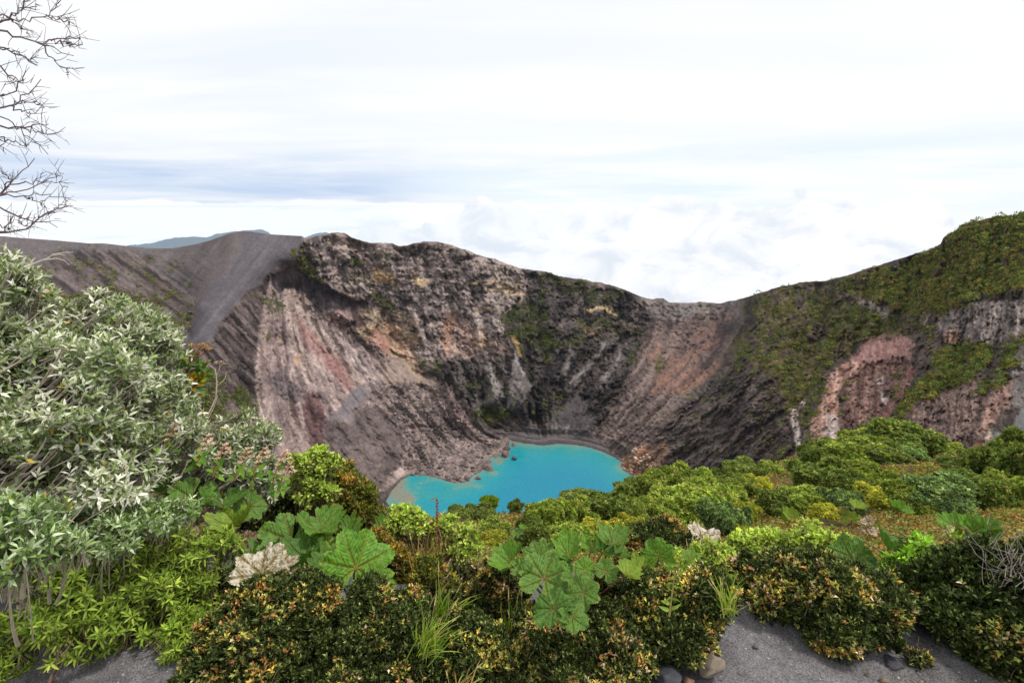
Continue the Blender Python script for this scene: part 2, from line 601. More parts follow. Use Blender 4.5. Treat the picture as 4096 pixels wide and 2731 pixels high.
# ash cone
cone = [(151, 235), (194, 235), (226, 225), (243, 222), (271, 226), (303, 230), (301, 246), (291, 262), (281, 262), (270, 270), (255, 286), (240, 300),
        (222, 322), (208, 348), (196, 356), (180, 350), (194, 332), (200, 304), (196, 290), (180, 286), (164, 272), (150, 262)]
m_cone = mask(cone, 9, 0.55)
u, v = rot(PX, PY, -52)
cs = fbma(u / 60.0, v / 3.0, 33, 3, 0.5)
tcone = sharpen(0.45 * cs + 0.35 * fbm(PX / 20, PY / 20, 34, 3) + 0.2 * N_fin, 1.9)
paint(m_cone, [(74, 69, 73), (86, 81, 85), (100, 95, 99)], tcone, 1, 0.06)
paint(m_cone * mask([(150, 235), (243, 225), (243, 240), (232, 260), (205, 300), (196, 330), (140, 300)], 16, 0.4), [(84, 75, 75), (106, 96, 94)], tcone, 0.8, 0.06)
paint(mask([(203, 300), (212, 304), (224, 318), (214, 338), (204, 346), (199, 330)], 8, 0.5) * m_cone, [(98, 93, 96), (116, 111, 114)], sharpen(cs, 2.5), 0.35, 0.06)
paint(mask([(236, 236), (242, 233), (240, 256), (226, 276), (224, 270)], 8, 0.5), [(104, 93, 92), (114, 103, 102)], N_fin, 0.6, 0.06)
# gullied flank left of the inner edge
fl = [(206, 348), (222, 322), (240, 300), (255, 288), (270, 272), (263, 300), (259, 330), (256, 380), (258, 430), (262, 470), (150, 470), (150, 370), (184, 352)]
m_fl = mask(fl, 8, 0.6) * (1 - 0.75 * m_cone)
u, v = rot(PX, PY, 48)
fr = fbma((u + warp_x) / 34.0, (v + warp_y * 0.18) / 3.3, 35, 3, 0.58) * 0.9 + 0.1 * CRS
paint(m_fl, [(40, 35, 34), (74, 64, 62), (106, 93, 90)], sharpen(fr, 2.6), 1, 0.45)
DISP += (m_fl * (fr - 0.5) * 9.0 + m_bowl * (1 - m_ashl) * (rill - 0.5) * 11.0 + m_cone * (cs - 0.5) * 1.2)
paint(m_fl * mask([(215, 425), (245, 415), (258, 430), (262, 470), (210, 470)], 8), [(105, 78, 72), (140, 105, 96)], N_mid, 0.8)

# inner wall left: pale pinkish slope
inner = [(271, 276), (285, 283), (300, 300), (318, 318), (345, 330), (365, 350), (390, 365), (412, 380), (445, 400), (480, 432), (460, 484),
         (410, 474), (380, 492), (350, 505), (300, 500), (262, 470), (259, 420), (256, 380), (258, 340), (262, 308)]
m_in = mask(inner, 4, 0.35)
N_lng = fbma((PHI + warp_x * 0.2) / 3.2, PY / 48.0, 8, 3, 0.6)
tin = sharpen(0.3 * N_gul + 0.35 * N_lng + 0.15 * N_gulf + 0.2 * N_fin, 3.4)
DISP += m_in * (N_lng - 0.5) * 9.0
paint(m_in, [(88, 77, 76), (134, 116, 112), (172, 155, 148)], tin, 1, 0.8)
paint(mask(c2((390, 560), (550, 545), (640, 700), (760, 860), (860, 960), (1000, 1150), (880, 1230), (760, 1060), (640, 900), (520, 760), (430, 650)), 5, 0.5),
      [(118, 102, 97), (150, 131, 123), (172, 154, 145)], tin, 0.9)
paint(mask(c2((480, 690), (600, 830), (680, 900), (760, 990), (860, 1090), (900, 1180), (870, 1260), (800, 1180), (690, 1060), (560, 900)), 6, 0.6),
      [(98, 70, 68), (128, 92, 87), (140, 110, 105)], tin, 0.85)
paint(mask(c2((640, 720), (790, 830), (880, 900), (1000, 1050), (1090, 1200), (1050, 1230), (940, 1100), (800, 960), (680, 830)), 5, 0.7),
      [(92, 82, 82), (132, 116, 112), (160, 144, 138)], sharpen(N_gulf, 3), 0.9)
paint(mask(c2((300, 1150), (420, 1050), (480, 1180), (540, 1300), (430, 1320), (330, 1290)), 6, 0.6), [(74, 66, 68), (96, 87, 88), (112, 100, 99)], tin, 0.85)
paint(mask(c2((540, 1280), (640, 1250), (690, 1400), (690, 1700), (600, 1700), (560, 1420)), 6, 0.6), [(64, 44, 44), (96, 68, 66)], tin, 0.85)
paint(mask(c2((360, 1330), (540, 1330), (580, 1560), (560, 1800), (380, 1800)), 6, 0.6), [(96, 82, 80), (126, 108, 105), (140, 122, 116)], tin, 0.8)
paint(lmask(c2((330, 470), (345, 530), (400, 600), (450, 700), (480, 800), (520, 930), (600, 1010), (730, 1130)), 1.6, 1.6), [(146, 130, 122), (170, 153, 144)], N_fin, 0.85)
paint(lmask(c2((240, 930), (235, 1000), (240, 1100), (280, 1250), (320, 1400), (345, 1600)), 1.6, 1.6), [(140, 122, 115), (164, 147, 139)], N_fin, 0.8)
paint(lmask(c2((420, 850), (380, 900), (300, 960), (250, 980)), 1.2, 1.4), [(140, 118, 108), (168, 142, 122)], N_fin, 0.7)
paint(mask(c2((470, 1010), (520, 990), (530, 1060), (480, 1070)), 4, 0.5), [(160, 130, 110), (176, 146, 120)], N_fin, 0.8)
# dark overhanging cut under the ash
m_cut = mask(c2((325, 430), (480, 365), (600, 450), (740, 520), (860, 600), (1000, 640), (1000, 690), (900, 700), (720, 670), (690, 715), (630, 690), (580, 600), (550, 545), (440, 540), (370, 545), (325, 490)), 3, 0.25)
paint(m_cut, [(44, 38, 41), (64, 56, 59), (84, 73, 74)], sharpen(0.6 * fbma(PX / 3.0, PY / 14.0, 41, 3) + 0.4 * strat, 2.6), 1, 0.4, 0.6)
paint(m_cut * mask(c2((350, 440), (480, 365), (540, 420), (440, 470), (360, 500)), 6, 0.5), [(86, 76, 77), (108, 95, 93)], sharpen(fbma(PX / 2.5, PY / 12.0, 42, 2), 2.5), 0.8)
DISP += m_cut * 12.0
paint(mask(c2((700, 690), (870, 670), (880, 720), (830, 760), (850, 830), (760, 800), (700, 740)), 4, 0.6), [(112, 92, 88), (150, 128, 120)], N_fin, 0.8)
paint(mask(c2((900, 640), (1010, 690), (1000, 760), (960, 800), (850, 830), (740, 790), (720, 740), (850, 760)), 4, 0.8), [(52, 40, 41), (84, 64, 62)], tn, 0.85)

# far wall
upper = c2((560, 150), (830, 100), (1000, 150), (1210, 185), (1420, 150), (1600, 190), (1870, 280), (2200, 385), (2130, 700), (1950, 720), (1990, 930), (1850, 1000), (1600, 1050), (1400, 1110),
           (1240, 1010), (1200, 800), (1000, 660), (830, 560), (700, 470), (600, 380), (540, 250))
m_up = mask(upper, 5, 0.4)
paint(m_up, [(62, 55, 54), (100, 88, 85), (124, 110, 105), (140, 126, 120)], sharpen(0.4 * ts + 0.35 * tg + 0.25 * N_mid, 2.2), 1, 1.0, 0.35, 1.0)
paint(mask(c2((700, 230), (840, 170), (960, 260), (1040, 380), (980, 400), (900, 300), (800, 260)), 6, 0.8), [(112, 92, 86), (132, 112, 105)], tn, 0.6)
paint(mask(c2((840, 560), (1000, 640), (1290, 680), (1340, 870), (1300, 980), (1200, 960), (1090, 830), (980, 760)), 5, 0.8), [(60, 52, 48), (110, 95, 84), (146, 128, 104)], ts, 0.9)
paint(mask(c2((900, 790), (1150, 745), (1240, 800), (1350, 870), (1310, 960), (1220, 1000), (1390, 1100), (1370, 1145), (1180, 1030), (1050, 910)), 5, 0.8),
      [(120, 100, 88), (152, 131, 106), (172, 150, 122)], tn, 0.85)
paint(mask(c2((1000, 870), (1110, 840), (1180, 900), (1130, 1000), (1050, 950)), 5, 0.8), [(118, 80, 72), (150, 110, 98)], tn, 0.8)
paint(mask(c2((1110, 755), (1200, 780), (1225, 840), (1150, 855), (1100, 800)), 4, 0.7), [(140, 108, 86), (172, 134, 104)], tn, 0.6)
paint(mask(c2((1020, 400), (1080, 365), (1190, 440), (1165, 492), (1040, 465)), 4, 0.7), [(128, 106, 84), (174, 146, 108)], tn, 0.9)
paint(mask(c2((1290, 450), (1340, 412), (1430, 470), (1385, 505), (1310, 475)), 4, 0.7), [(140, 120, 92), (178, 156, 116)], tn, 0.85)
paint(mask(c2((1280, 560), (1480, 600), (1700, 610), (1930, 820), (1800, 840), (1700, 720), (1500, 700), (1300, 720)), 5, 0.8), [(88, 78, 76), (140, 126, 121), (164, 150, 144)], ts, 0.85)
paint(mask(c2((1300, 620), (1420, 610), (1710, 600), (1720, 650), (1500, 660), (1310, 680)), 4, 0.8), [(42, 37, 38), (88, 78, 77)], tn, 0.7)
paint(mask(c2((1500, 760), (1620, 690), (1740, 800), (1830, 860), (1960, 900), (1995, 940), (1820, 965), (1730, 1010), (1540, 1060), (1510, 900)), 5, 0.8),
      [(84, 66, 60), (130, 106, 97), (154, 130, 118)], ts, 0.75, 1.0, 0.7, 1.0)
paint(mask(c2((1530, 770), (1600, 750), (1570, 950), (1540, 1000), (1510, 920)), 4, 0.8), [(146, 110, 90), (164, 132, 110)], tn, 0.5)
paint(mask(c2((1740, 880), (1800, 870), (1820, 940), (1760, 960)), 4, 0.8), [(160, 138, 98), (176, 154, 112)], tn, 0.7)
paint(mask(c2((1180, 900), (1300, 900), (1350, 1010), (1430, 1120), (1380, 1150), (1280, 1050)), 5, 0.8), [(140, 110, 95), (178, 150, 125)], tn, 0.7)
for L in (((1720, 485), (1860, 505), (2091, 575)), ((1800, 540), (1950, 555), (2091, 590)), ((1860, 465), (2000, 500), (2080, 515)), ((1740, 660), (1830, 680), (1900, 700))):
    paint(lmask(c2(*L), 1.0, 1.6, 0.35), [(146, 126, 98), (178, 154, 118)], N_fin, 0.8)
paint(mask(c2((1560, 270), (1640, 260), (1740, 330), (1720, 440), (1620, 470), (1540, 380)), 6, 0.6), [(62, 55, 54), (92, 82, 79)], tn, 0.75)
paint(lmask(c2((1640, 245), (1590, 252), (1530, 275), (1512, 320), (1500, 365)), 1.2, 1.4), [(140, 116, 108), (158, 134, 124)], N_fin, 0.8)
for L in (((1030, 305), (1100, 290), (1200, 320), (1330, 320)), ((880, 330), (960, 340), (1040, 375)), ((720, 560), (860, 600), (1000, 640))):
    paint(lmask(c2(*L), 1.2, 1.2), [(34, 30, 29), (50, 44, 42)], N_fin, 0.75)

# dark centre and fins
m_ctr = mask(c3((360, 620), (330, 400), (480, 240), (430, 110), (800, 200), (1000, 235), (1140, 300), (1215, 420), (1180, 560), (1080, 700), (1020, 900), (900, 1050), (800, 1090), (560, 1010), (400, 1000), (200, 980), (100, 900), (40, 830), (-60, 780), (-90, 650), (50, 640), (200, 660)), 6, 0.6)
paint(m_ctr, [(38, 34, 33), (64, 57, 55), (88, 79, 77)], sharpen(0.6 * N_gul + 0.4 * N_mid, 3), 1, 1.35, 0.2, 0.2)
paint(mask(c3((760, 420), (900, 480), (930, 400), (1180, 430), (1130, 500), (880, 520), (790, 480)), 4, 0.7), [(62, 54, 52), (108, 94, 88)], ts, 0.7)
paint(mask(c3((770, 440), (880, 490), (870, 520), (790, 490)), 3, 0.6), [(110, 86, 74), (134, 108, 94)], ts, 0.8)
paint(lmask(c3((810, 345), (900, 340), (990, 370)), 1.6, 1.5), [(160, 138, 105), (180, 156, 118)], N_fin, 0.85)
paint(lmask(c3((375, 510), (395, 570), (420, 610)), 1.6, 1.5), [(140, 114, 66), (160, 132, 80)], N_fin, 0.85)
fins = [((385, 600), (400, 680), (440, 740), (500, 810), (400, 950), (330, 950), (350, 820), (370, 720)),
        ((238, 680), (262, 760), (300, 810), (330, 880), (240, 945), (205, 910), (240, 800)),
        ((865, 645), (860, 700), (760, 790), (700, 830), (690, 785), (800, 705)),
        ((900, 560), (965, 540), (940, 590), (880, 660), (855, 640)),
        ((718, 570), (732, 620), (690, 740), (640, 770), (690, 660)),
        ((1010, 580), (1030, 640), (960, 740), (900, 820), (900, 780), (960, 680)),
        ((150, 860), (190, 930), (180, 980), (150, 960))]
for i, P in enumerate(fins):
    mm = mask(c3(*P), 5, 0.3)
    paint(mm, [(72, 66, 66), (102, 95, 93), (128, 120, 116)], sharpen(0.6 * fbma(PX / 2.5 + PY / 6, PY / 14, 50 + i, 3) + 0.4 * N_fin, 2.6), 0.9, 0.5)
    DISP -= sstep(-poly_sd(c3(*P), PX, PY), -6, 6) * 15.0
for L in (((385, 600), (395, 660), (440, 740)), ((238, 680), (255, 740), (275, 790))):
    paint(lmask(c3(*L), 1.0, 1.2, 0.2), [(140, 138, 140), (160, 158, 158)], N_fin, 0.7)
m_afan = mask(c3((780, 840), (820, 920), (885, 1000), (840, 1080), (700, 1092), (590, 1085), (560, 1010), (660, 900)), 6, 0.5)
paint(m_afan, [(70, 64, 65), (92, 85, 85)], N_gulf, 0.9, 0.25)
paint(mask(c3((595, 1040), (720, 1040), (710, 1100), (610, 1100)), 4, 0.5), [(80, 72, 72), (134, 124, 120)], sharpen(fbma(PX / 1.6, PY / 10, 61, 2), 2.5), 0.7)

# chute on the right of the far wall
m_ch = mask(c3((1190, 420), (1290, 310), (1745, 295), (1750, 420), (1700, 560), (1620, 720), (1520, 810), (1400, 900), (1250, 1080), (1160, 1190), (1080, 1210), (960, 1215), (880, 1140), (900, 1040), (1000, 900), (1090, 720), (1130, 600)), 6, 0.5)
N_ch = sharpen(0.6 * fbma((PHI + warp_x * 0.3) / 2.8, PY / 34.0, 63, 3, 0.6) + 0.4 * N_fin, 3.0)
DISP += m_ch * (N_ch - 0.5) * 4.0
paint(m_ch, [(62, 53, 51), (98, 83, 79), (124, 108, 102)], N_ch, 1, 0.55)
paint(mask(c3((1500, 460), (1690, 380), (1650, 520), (1450, 720), (1290, 840), (1180, 860), (1300, 650), (1350, 550)), 8, 0.8), [(72, 60, 58), (108, 86, 79), (124, 96, 86)], tg, 0.7)
paint(mask(c3((1260, 480), (1400, 460), (1380, 560), (1250, 680), (1130, 680), (1200, 580)), 6, 0.8), [(110, 92, 86), (142, 122, 113)], tg, 0.7)
paint(mask(c3((1600, 640), (1660, 660), (1520, 790), (1380, 860), (1230, 860), (1290, 800), (1450, 720)), 4, 0.6), [(88, 70, 66), (134, 102, 90), (156, 112, 92)], tg, 0.8)
for L in (((1420, 660), (1300, 760), (1215, 830)), ((1230, 560), (1240, 600), (1180, 640)), ((1600, 520), (1500, 590), (1440, 640))):
    paint(lmask(c3(*L), 1.0, 1.8), [(146, 100, 80), (168, 122, 96)], N_fin, 0.6)
paint(mask(c3((1300, 860), (1560, 640), (1640, 560), (1560, 700), (1420, 820)), 4, 0.6), [(48, 42, 43), (66, 58, 58)], tg, 0.7)
paint(mask(c3((1140, 290), (1310, 300), (1745, 290), (1745, 345), (1450, 385), (1250, 420), (1200, 380)), 4, 0.6), [(78, 70, 69), (112, 102, 98), (134, 124, 119)], sharpen(0.5 * strat + 0.5 * fbma(PX / 3, PY / 12, 62, 3), 2.6), 0.85, 0.7, 0.6, 0.6)
paint(mask(c3((1370, 350), (1470, 340), (1460, 380), (1380, 385)), 4, 0.6), [(96, 96, 98), (122, 120, 122)], N_fin, 0.6)
paint(mask(c3((1560, 460), (1680, 420), (1745, 400), (1720, 300), (1745, 420), (1700, 500)), 4, 0.6), [(60, 54, 56), (84, 76, 77)], tn, 0.8)

# debris fan
m_fan = mask(c2((980, 1250), (1120, 1160), (1300, 1150), (1550, 1215), (1690, 1360), (1740, 1470), (1900, 1540), (2010, 1590), (2040, 1680), (1850, 1760), (1740, 1880), (1600, 1890), (1300, 1840), (1200, 1700), (1250, 1568), (1130, 1380)), 6, 0.4)
speck = fbm(PX / 1.9, PY / 1.5, 71, 2, 0.7)
tfan = sharpen(0.5 * speck + 0.5 * N_mid, 3.0)
paint(m_fan, [(72, 62, 60), (104, 91, 87), (138, 122, 116)], tfan, 1, 0.9)
DISP -= m_fan * sharpen(speck, 2.5) * 1.6
paint(mask(c2((940, 1185), (1015, 1215), (1000, 1300), (890, 1425), (850, 1445), (720, 1430), (820, 1330), (880, 1250)), 4, 0.35), [(102, 94, 96), (118, 109, 111)], N_fin, 0.95, 0.1)
paint(mask(c2((690, 1440), (850, 1450), (1000, 1330), (1150, 1400), (1250, 1568), (1230, 1760), (1050, 1960), (900, 1900), (700, 1600)), 6, 0.5), [(56, 49, 48), (80, 70, 68), (98, 86, 83)], tg, 0.9, 0.6)
paint(mask(c2((1090, 1080), (1200, 1010), (1390, 1130), (1550, 1215), (1300, 1190), (1120, 1180)), 5, 0.5), [(124, 108, 99), (152, 134, 122)], N_fin, 0.85, 0.3)
paint(mask(c2((1560, 1260), (1700, 1400), (1740, 1480), (1650, 1500), (1540, 1380)), 5, 0.7), [(88, 74, 74), (136, 112, 108)], tfan, 0.7)

# shore of dark ash with old water lines
m_bch = mask(c3((180, 1040), (330, 1090), (480, 1020), (600, 1080), (760, 1090), (830, 1080), (900, 1140), (1010, 1240), (1000, 1300), (800, 1300), (350, 1250), (300, 1130)), 4, 0.4)
lines = fbma(PX / 60.0, lake_sd / 1.6 + N_mid * 2, 72, 2, 0.6)
paint(m_bch, [(54, 50, 51), (84, 77, 77), (98, 90, 89)], sharpen(lines, 2.6), 0.95, 0.25)
paint(sstep(-lake_sd, -3.0, -1.0) * (lake_sd > -3) * (PX < 620), [(56, 50, 50), (64, 57, 56)], N_fin, 0.6, 0.3)

# right hand hill
hill = c4((380, 480), (390, 690), (310, 850), (250, 960), (60, 1180), (-60, 1330), (-130, 1450), (-150, 1600), (0, 1800), (3000, 2200), (3400, -100), (1990, 0), (1500, 150), (900, 400))
m_hill = mask(hill, 4, 0.4)
paint(m_hill, [(42, 37, 34), (70, 60, 55), (96, 84, 77)], sharpen(0.45 * N_gul + 0.3 * N_mid + 0.25 * N_fin, 2.8), 1, 0.9)
paint(mask(c4((0, 1150), (250, 1000), (420, 1020), (560, 1250), (420, 1500), (200, 1600), (-150, 1600), (-60, 1330)), 10, 0.6), [(46, 41, 39), (78, 68, 64), (104, 92, 86)], tg, 0.85, 1.0)
paint(lmask(c4((385, 575), (392, 640), (385, 690), (395, 700)), 1.5, 1.5, 0.2), [(88, 82, 80), (108, 101, 98)], N_fin, 0.8)
flute = fbma(PX / 3.4 + PY / 60, PY / 26.0, 81, 3, 0.6)
tf = sharpen(0.65 * flute + 0.35 * N_fin, 2.8)
for P in (((1030, 550), (1150, 585), (1245, 640), (1205, 695), (1150, 675), (1050, 610)),
          ((1500, 660), (1560, 640), (1700, 590), (1990, 560), (2300, 530), (2300, 720), (1990, 770), (1850, 800), (1700, 840), (1640, 770), (1560, 790), (1505, 740)),
          ((1380, 650), (1450, 645), (1440, 700), (1400, 690))):
    mm = mask(c4(*P), 4, 0.35)
    paint(mm, [(62, 54, 51), (112, 101, 96), (150, 138, 132)], tf, 0.95, 1.0, 1.0, 0.4)
    DISP -= sstep(-poly_sd(c4(*P), PX, PY), -4, 8) * 3.0
paint(mask(c4((1540, 740), (1620, 750), (1600, 800), (1540, 800)), 4, 0.5), [(150, 118, 100), (176, 140, 118)], N_fin, 0.7)
paint(mask(c4((1650, 790), (1750, 780), (1720, 840), (1660, 830)), 4, 0.6), [(116, 92, 88), (134, 108, 102)], N_fin, 0.7)
paint(mask(c4((1100, 800), (1250, 750), (1375, 830), (1340, 890), (1250, 955), (1080, 935), (1010, 890)), 4, 0.4), [(110, 80, 76), (136, 103, 97), (152, 120, 113)], sharpen(0.6 * N_gulf + 0.4 * N_fin, 2.4), 0.95, 0.3)
pinkc = ((1010, 880), (1085, 930), (1000, 1000), (940, 1080), (925, 1200), (940, 1370), (900, 1430), (800, 1430), (765, 1250), (830, 1150), (870, 1020))
m_pc = mask(c4(*pinkc), 4, 0.4)
paint(mask(c4((1080, 930), (1345, 880), (1325, 1000), (1375, 1000), (1250, 1160), (1150, 1330), (1000, 1400), (930, 1250), (990, 1000)), 4, 0.5), [(68, 50, 46), (104, 79, 72), (136, 108, 99)], tf, 0.95, 1.0, 0.9)
paint(m_pc, [(118, 87, 78), (152, 117, 104), (176, 146, 134)], tf, 0.95, 0.9, 0.8)
DISP -= sstep(-poly_sd(c4(*pinkc), PX, PY), -4, 10) * 7.0
for P in (((860, 1200), (935, 1240), (935, 1380), (850, 1400)), ((665, 1180), (700, 1190), (712, 1300), (722, 1430), (692, 1480), (680, 1300)),
          ((1140, 1010), (1190, 1000), (1180, 1060), (1150, 1060)), ((1290, 1010), (1350, 1015), (1330, 1060), (1300, 1060)), ((1170, 1090), (1220, 1100), (1210, 1170), (1180, 1160)),
          ((730, 1120), (750, 1130), (740, 1180), (715, 1180)), ((765, 990), (790, 1000), (770, 1050), (755, 1040))):
    paint(mask(c4(*P), 3, 0.4), [(128, 114, 109), (182, 168, 162)], tf, 0.85)
paint(mask(c4((1330, 960), (1400, 930), (1260, 1160), (1140, 1320), (1040, 1350), (1200, 1200)), 4, 0.5), [(82, 54, 52), (108, 76, 72)], tg, 0.9, 0.35)
paint(mask(c4((1240, 1260), (1500, 1090), (1700, 1020), (1890, 1040), (1860, 1160), (1780, 1330), (1650, 1450), (1400, 1430), (1200, 1340)), 5, 0.5), [(58, 46, 43), (96, 78, 72), (130, 108, 100)], tf, 0.95, 1.2, 0.9)
paint(mask(c4((1830, 1060), (1910, 1040), (1940, 1140), (1840, 1240), (1760, 1330), (1720, 1330)), 4, 0.5), [(122, 96, 86), (156, 126, 114)], N_mid, 0.9)
paint(mask(c4((1810, 1320), (1900, 1330), (1990, 1180), (2400, 1000), (2400, 1700), (1790, 1600)), 4, 0.3), [(98, 97, 98), (116, 114, 115)], N_fin, 0.95, 0.15)
paint(mask(c4((1890, 900), (1960, 800), (2300, 700), (2300, 1100), (1990, 1190), (1900, 1180), (1930, 1050)), 6, 0.5), [(84, 78, 76), (112, 104, 101)], tn, 0.8)
paint(mask(c4((1740, 1400), (1795, 1310), (1815, 1400), (1780, 1490), (1690, 1480)), 3, 0.4), [(138, 118, 106), (180, 160, 146)], tn, 0.9)
paint(mask(c4((1640, 1440), (1700, 1390), (1750, 1360), (1720, 1430), (1660, 1480)), 3, 0.4), [(120, 70, 56), (144, 92, 72)], N_fin, 0.8)
# loose rock by the lake
paint(mask(c3((1110, 1180), (1160, 1175), (1300, 1120), (1330, 1200), (1240, 1300), (1200, 1390), (1150, 1385), (1030, 1310), (1040, 1240)), 5, 0.5), [(108, 86, 74), (160, 126, 104)], tfan, 0.85, 0.8)
paint(mask(c3((-300, 1280), (-50, 1300), (80, 1280), (160, 1200), (340, 1120), (380, 1160), (300, 1300), (150, 1400), (-60, 1440), (-250, 1380)), 5, 0.5), [(84, 73, 70), (118, 104, 98), (138, 122, 116)], tfan, 0.6)

# stones and grit with painted dark shadows: fine speckle over the loose ground
grit = (RNG.random(PX.shape) - 0.5) * 0.36 + (fbm(PX / 1.7, PY / 1.4, 95, 2, 0.6) - 0.5) * 0.9
C = C * (1.12 + 0.14 * ROUGHM)[..., None]
bedl = fbma((PX + warp_x) / 40.0, (ZZ + 0.10 * (PX - 450)) / 2.6 + N_mid * 1.6, 97, 2, 0.6)
C = C * (1 + STR * 0.55 * (sharpen(bedl, 2.4) - 0.5))[..., None]
DISP += STR * (bedl - 0.5) * 4.0
C = C * np.clip(1 + grit * (0.25 + 0.75 * ROUGHM), 0.45, 1.7)[..., None]
# moss and grass where the scrub is thick
for P, a_ in ((((1050, 430), (1360, 318), (1530, 230), (1540, 205), (1700, 110), (1990, 65), (2500, 30), (2500, 430), (1990, 480), (1720, 560), (1530, 640), (1300, 650), (1150, 570), (1040, 540), (1090, 480)), 0.85),
              (((400, 560), (600, 485), (850, 450), (1060, 425), (1050, 560), (1200, 680), (1400, 690), (1340, 770), (1100, 790), (960, 880), (880, 960), (760, 1100), (640, 1230), (560, 1000), (420, 930), (330, 960), (320, 850), (400, 700)), 0.45),
              (((1230, 1260), (1330, 1090), (1490, 950), (1480, 880), (1560, 830), (1700, 815), (1820, 840), (1790, 960), (1600, 1070), (1400, 1130), (1300, 1250), (1180, 1330)), 0.8)):
    paint(mask(c4(*P), 8, 0.8) * sstep(0.6 * N_mid + 0.4 * N_big, 0.34, 0.5), [(62, 56, 36), (96, 86, 46), (120, 104, 56)], sharpen(0.5 * N_mid + 0.5 * N_fin, 2.5), a_)
# --- relief
rel = ((N_gul - 0.5) * 13.0 + (N_wide - 0.5) * 40.0 + (N_gulf - 0.5) * 5.0) * (1 - m_cone) * (1 - m_bowl) * (1 - m_fl)
rel -= (CRAG - 0.42) * 20.0 * (1 - 0.6 * m_in) * (1 - 0.55 * m_ch) * (1 - 0.4 * m_fan) * (1 - m_cone) * (1 - 0.7 * m_bowl)
rel += (N_mid - 0.5) * 7.0 + (N_big - 0.5) * 6.0
rel = rel + (N_fin - 0.5) * 4.2 + FLUT * (flute - 0.5) * 11.0 + STR * (strat - 0.5) * 5.0
DISP = DISP - 0  # positive: further away
dispR = (DISP + rel * ROUGHM) * np.clip(R / 480.0, 0.35, 1.1)
edge_fade = sstep(PY - ysky[None], 0, 6)
R2 = R + dispR * edge_fade * sstep(lake_sd, 0.0, 10.0)
# meet the water exactly at the shoreline
z2 = R2 * rz
k = sstep(lake_sd, 0.0, 16.0)
z2 = np.where(lake_sd > 0, LAKE_Z + np.maximum(z2 - LAKE_Z, 0.4) * k + 0.05 * lake_sd, LAKE_Z + 0.09 * np.maximum(lake_sd, -40))
z2 = np.where(lake_sd > 0, np.maximum(z2, LAKE_Z + 0.5 + 0.02 * lake_sd), z2)
near = (lake_sd < 16) | (R2 * rz < LAKE_Z + 1.0)
R2 = np.where(near, z2 / rz, R2)
V = pt(PX, PY, R2)
V[..., 2] = np.where(near, z2, V[..., 2])

# rows behind the skyline, falling away
bk = np.array([0.6, 2, 5, 9, 15, 25, 40, 65, 100, 150, 220, 320, 450, 620])[::-1]
top = V[0]
tz = rz[0]
BV = []
for d in bk:
    q = top.copy()
    rr = np.hypot(top[:, 0], top[:, 1])
    f = (rr + d) / rr
    q[:, 0] *= f
    q[:, 1] *= f
    q[:, 2] = top[:, 2] + d * np.minimum(tz, 0.02) - (0.32 * d) - 0.03 * np.minimum(d, 10)
    BV.append(q)
VV = np.concatenate([np.array(BV), V], 0)
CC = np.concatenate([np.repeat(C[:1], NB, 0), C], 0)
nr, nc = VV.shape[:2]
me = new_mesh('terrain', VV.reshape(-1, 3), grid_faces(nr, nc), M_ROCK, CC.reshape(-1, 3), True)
o = obj('terrain', me)
o['kind'] = 'structure'

# ------------------------------------------------------------------ lake
lx = np.arange(376, 672, 1.5)
ly = np.arange(434, 552, 1.0)
LX, LY = np.meshgrid(lx, ly)
lsd = poly_sd(LAKE, LX, LY)
LV = pt(LX, LY, LAKE_Z / ray(LX, LY)[2])
LV[..., 2] = LAKE_Z
patch = fbm(LX / 22 + 3, LY / 9, 91, 4, 0.55)
leftness = sstep(LX, 500, 395)
depth = np.clip(-lsd, 0, 60) * (1 - 0.45 * leftness) + (patch - 0.52) * (9 + 16 * leftness)
for cx, cy, rx, ry in ((404, 497, 12, 6), (411, 500, 6, 3), (500, 461, 4, 2.5), (505, 457.5, 4, 1.5), (519, 459.5, 4, 1.4), (527, 459.5, 3, 1.2), (480, 486, 9, 4), (518, 481, 6, 2.5), (495, 473, 6, 3)):
    depth -= 13 * np.exp(-(((LX - cx) / rx) ** 2 + ((LY - cy) / ry) ** 2))
wc = np.array([lin((142, 140, 122), 1.0), lin((108, 156, 146), 1.0), lin((52, 158, 160), 1.0), lin((30, 154, 170), 1.0), lin((24, 143, 172), 1.0)])
dk = [-4, 0.5, 5, 14, 30]
WC = np.stack([np.interp(depth, dk, wc[:, i]) for i in range(3)], -1) * 0.72
mw = bpy.data.materials.new('lake_water')
mw.use_nodes = True
k = NG(mw.node_tree)
at = k.n('ShaderNodeAttribute', attribute_name='Col')
ob = k.n('ShaderNodeTexCoord').outputs['Object']
w1 = k.noise(ob, 0.55, 4, 0.6, 0.5)
w2 = k.noise(ob, 0.12, 3, 0.5, 0.5)
hgt = k.m('ADD', w1, k.m('MULTIPLY', w2, 1.5))
bp = k.n('ShaderNodeBump')
bp.inputs['Strength'].default_value = 0.35
bp.inputs['Distance'].default_value = 0.5
k.put(bp.inputs['Height'], hgt)
p = k.n('ShaderNodeBsdfPrincipled')
sc_ = k.n('ShaderNodeVectorMath', operation='SCALE')
k.put(sc_.inputs[0], at.outputs['Color'])
k.put(sc_.inputs['Scale'], k.mr(w1, 0.3, 0.7, 0.86, 1.14))
k.put(p.inputs['Base Color'], sc_.outputs[0])
p.inputs['Roughness'].default_value = 0.18
p.inputs['IOR'].default_value = 1.33
p.inputs['Specular IOR Level'].default_value = 0.35
k.put(p.inputs['Normal'], bp.outputs[0])
mo = k.n('ShaderNodeOutputMaterial')
k.put(mo.inputs[0], p.outputs[0])
me = new_mesh('water', LV.reshape(-1, 3), grid_faces(len(ly), len(lx)), mw, WC.reshape(-1, 3), True)
o = obj('water', me)
o['kind'] = 'structure'
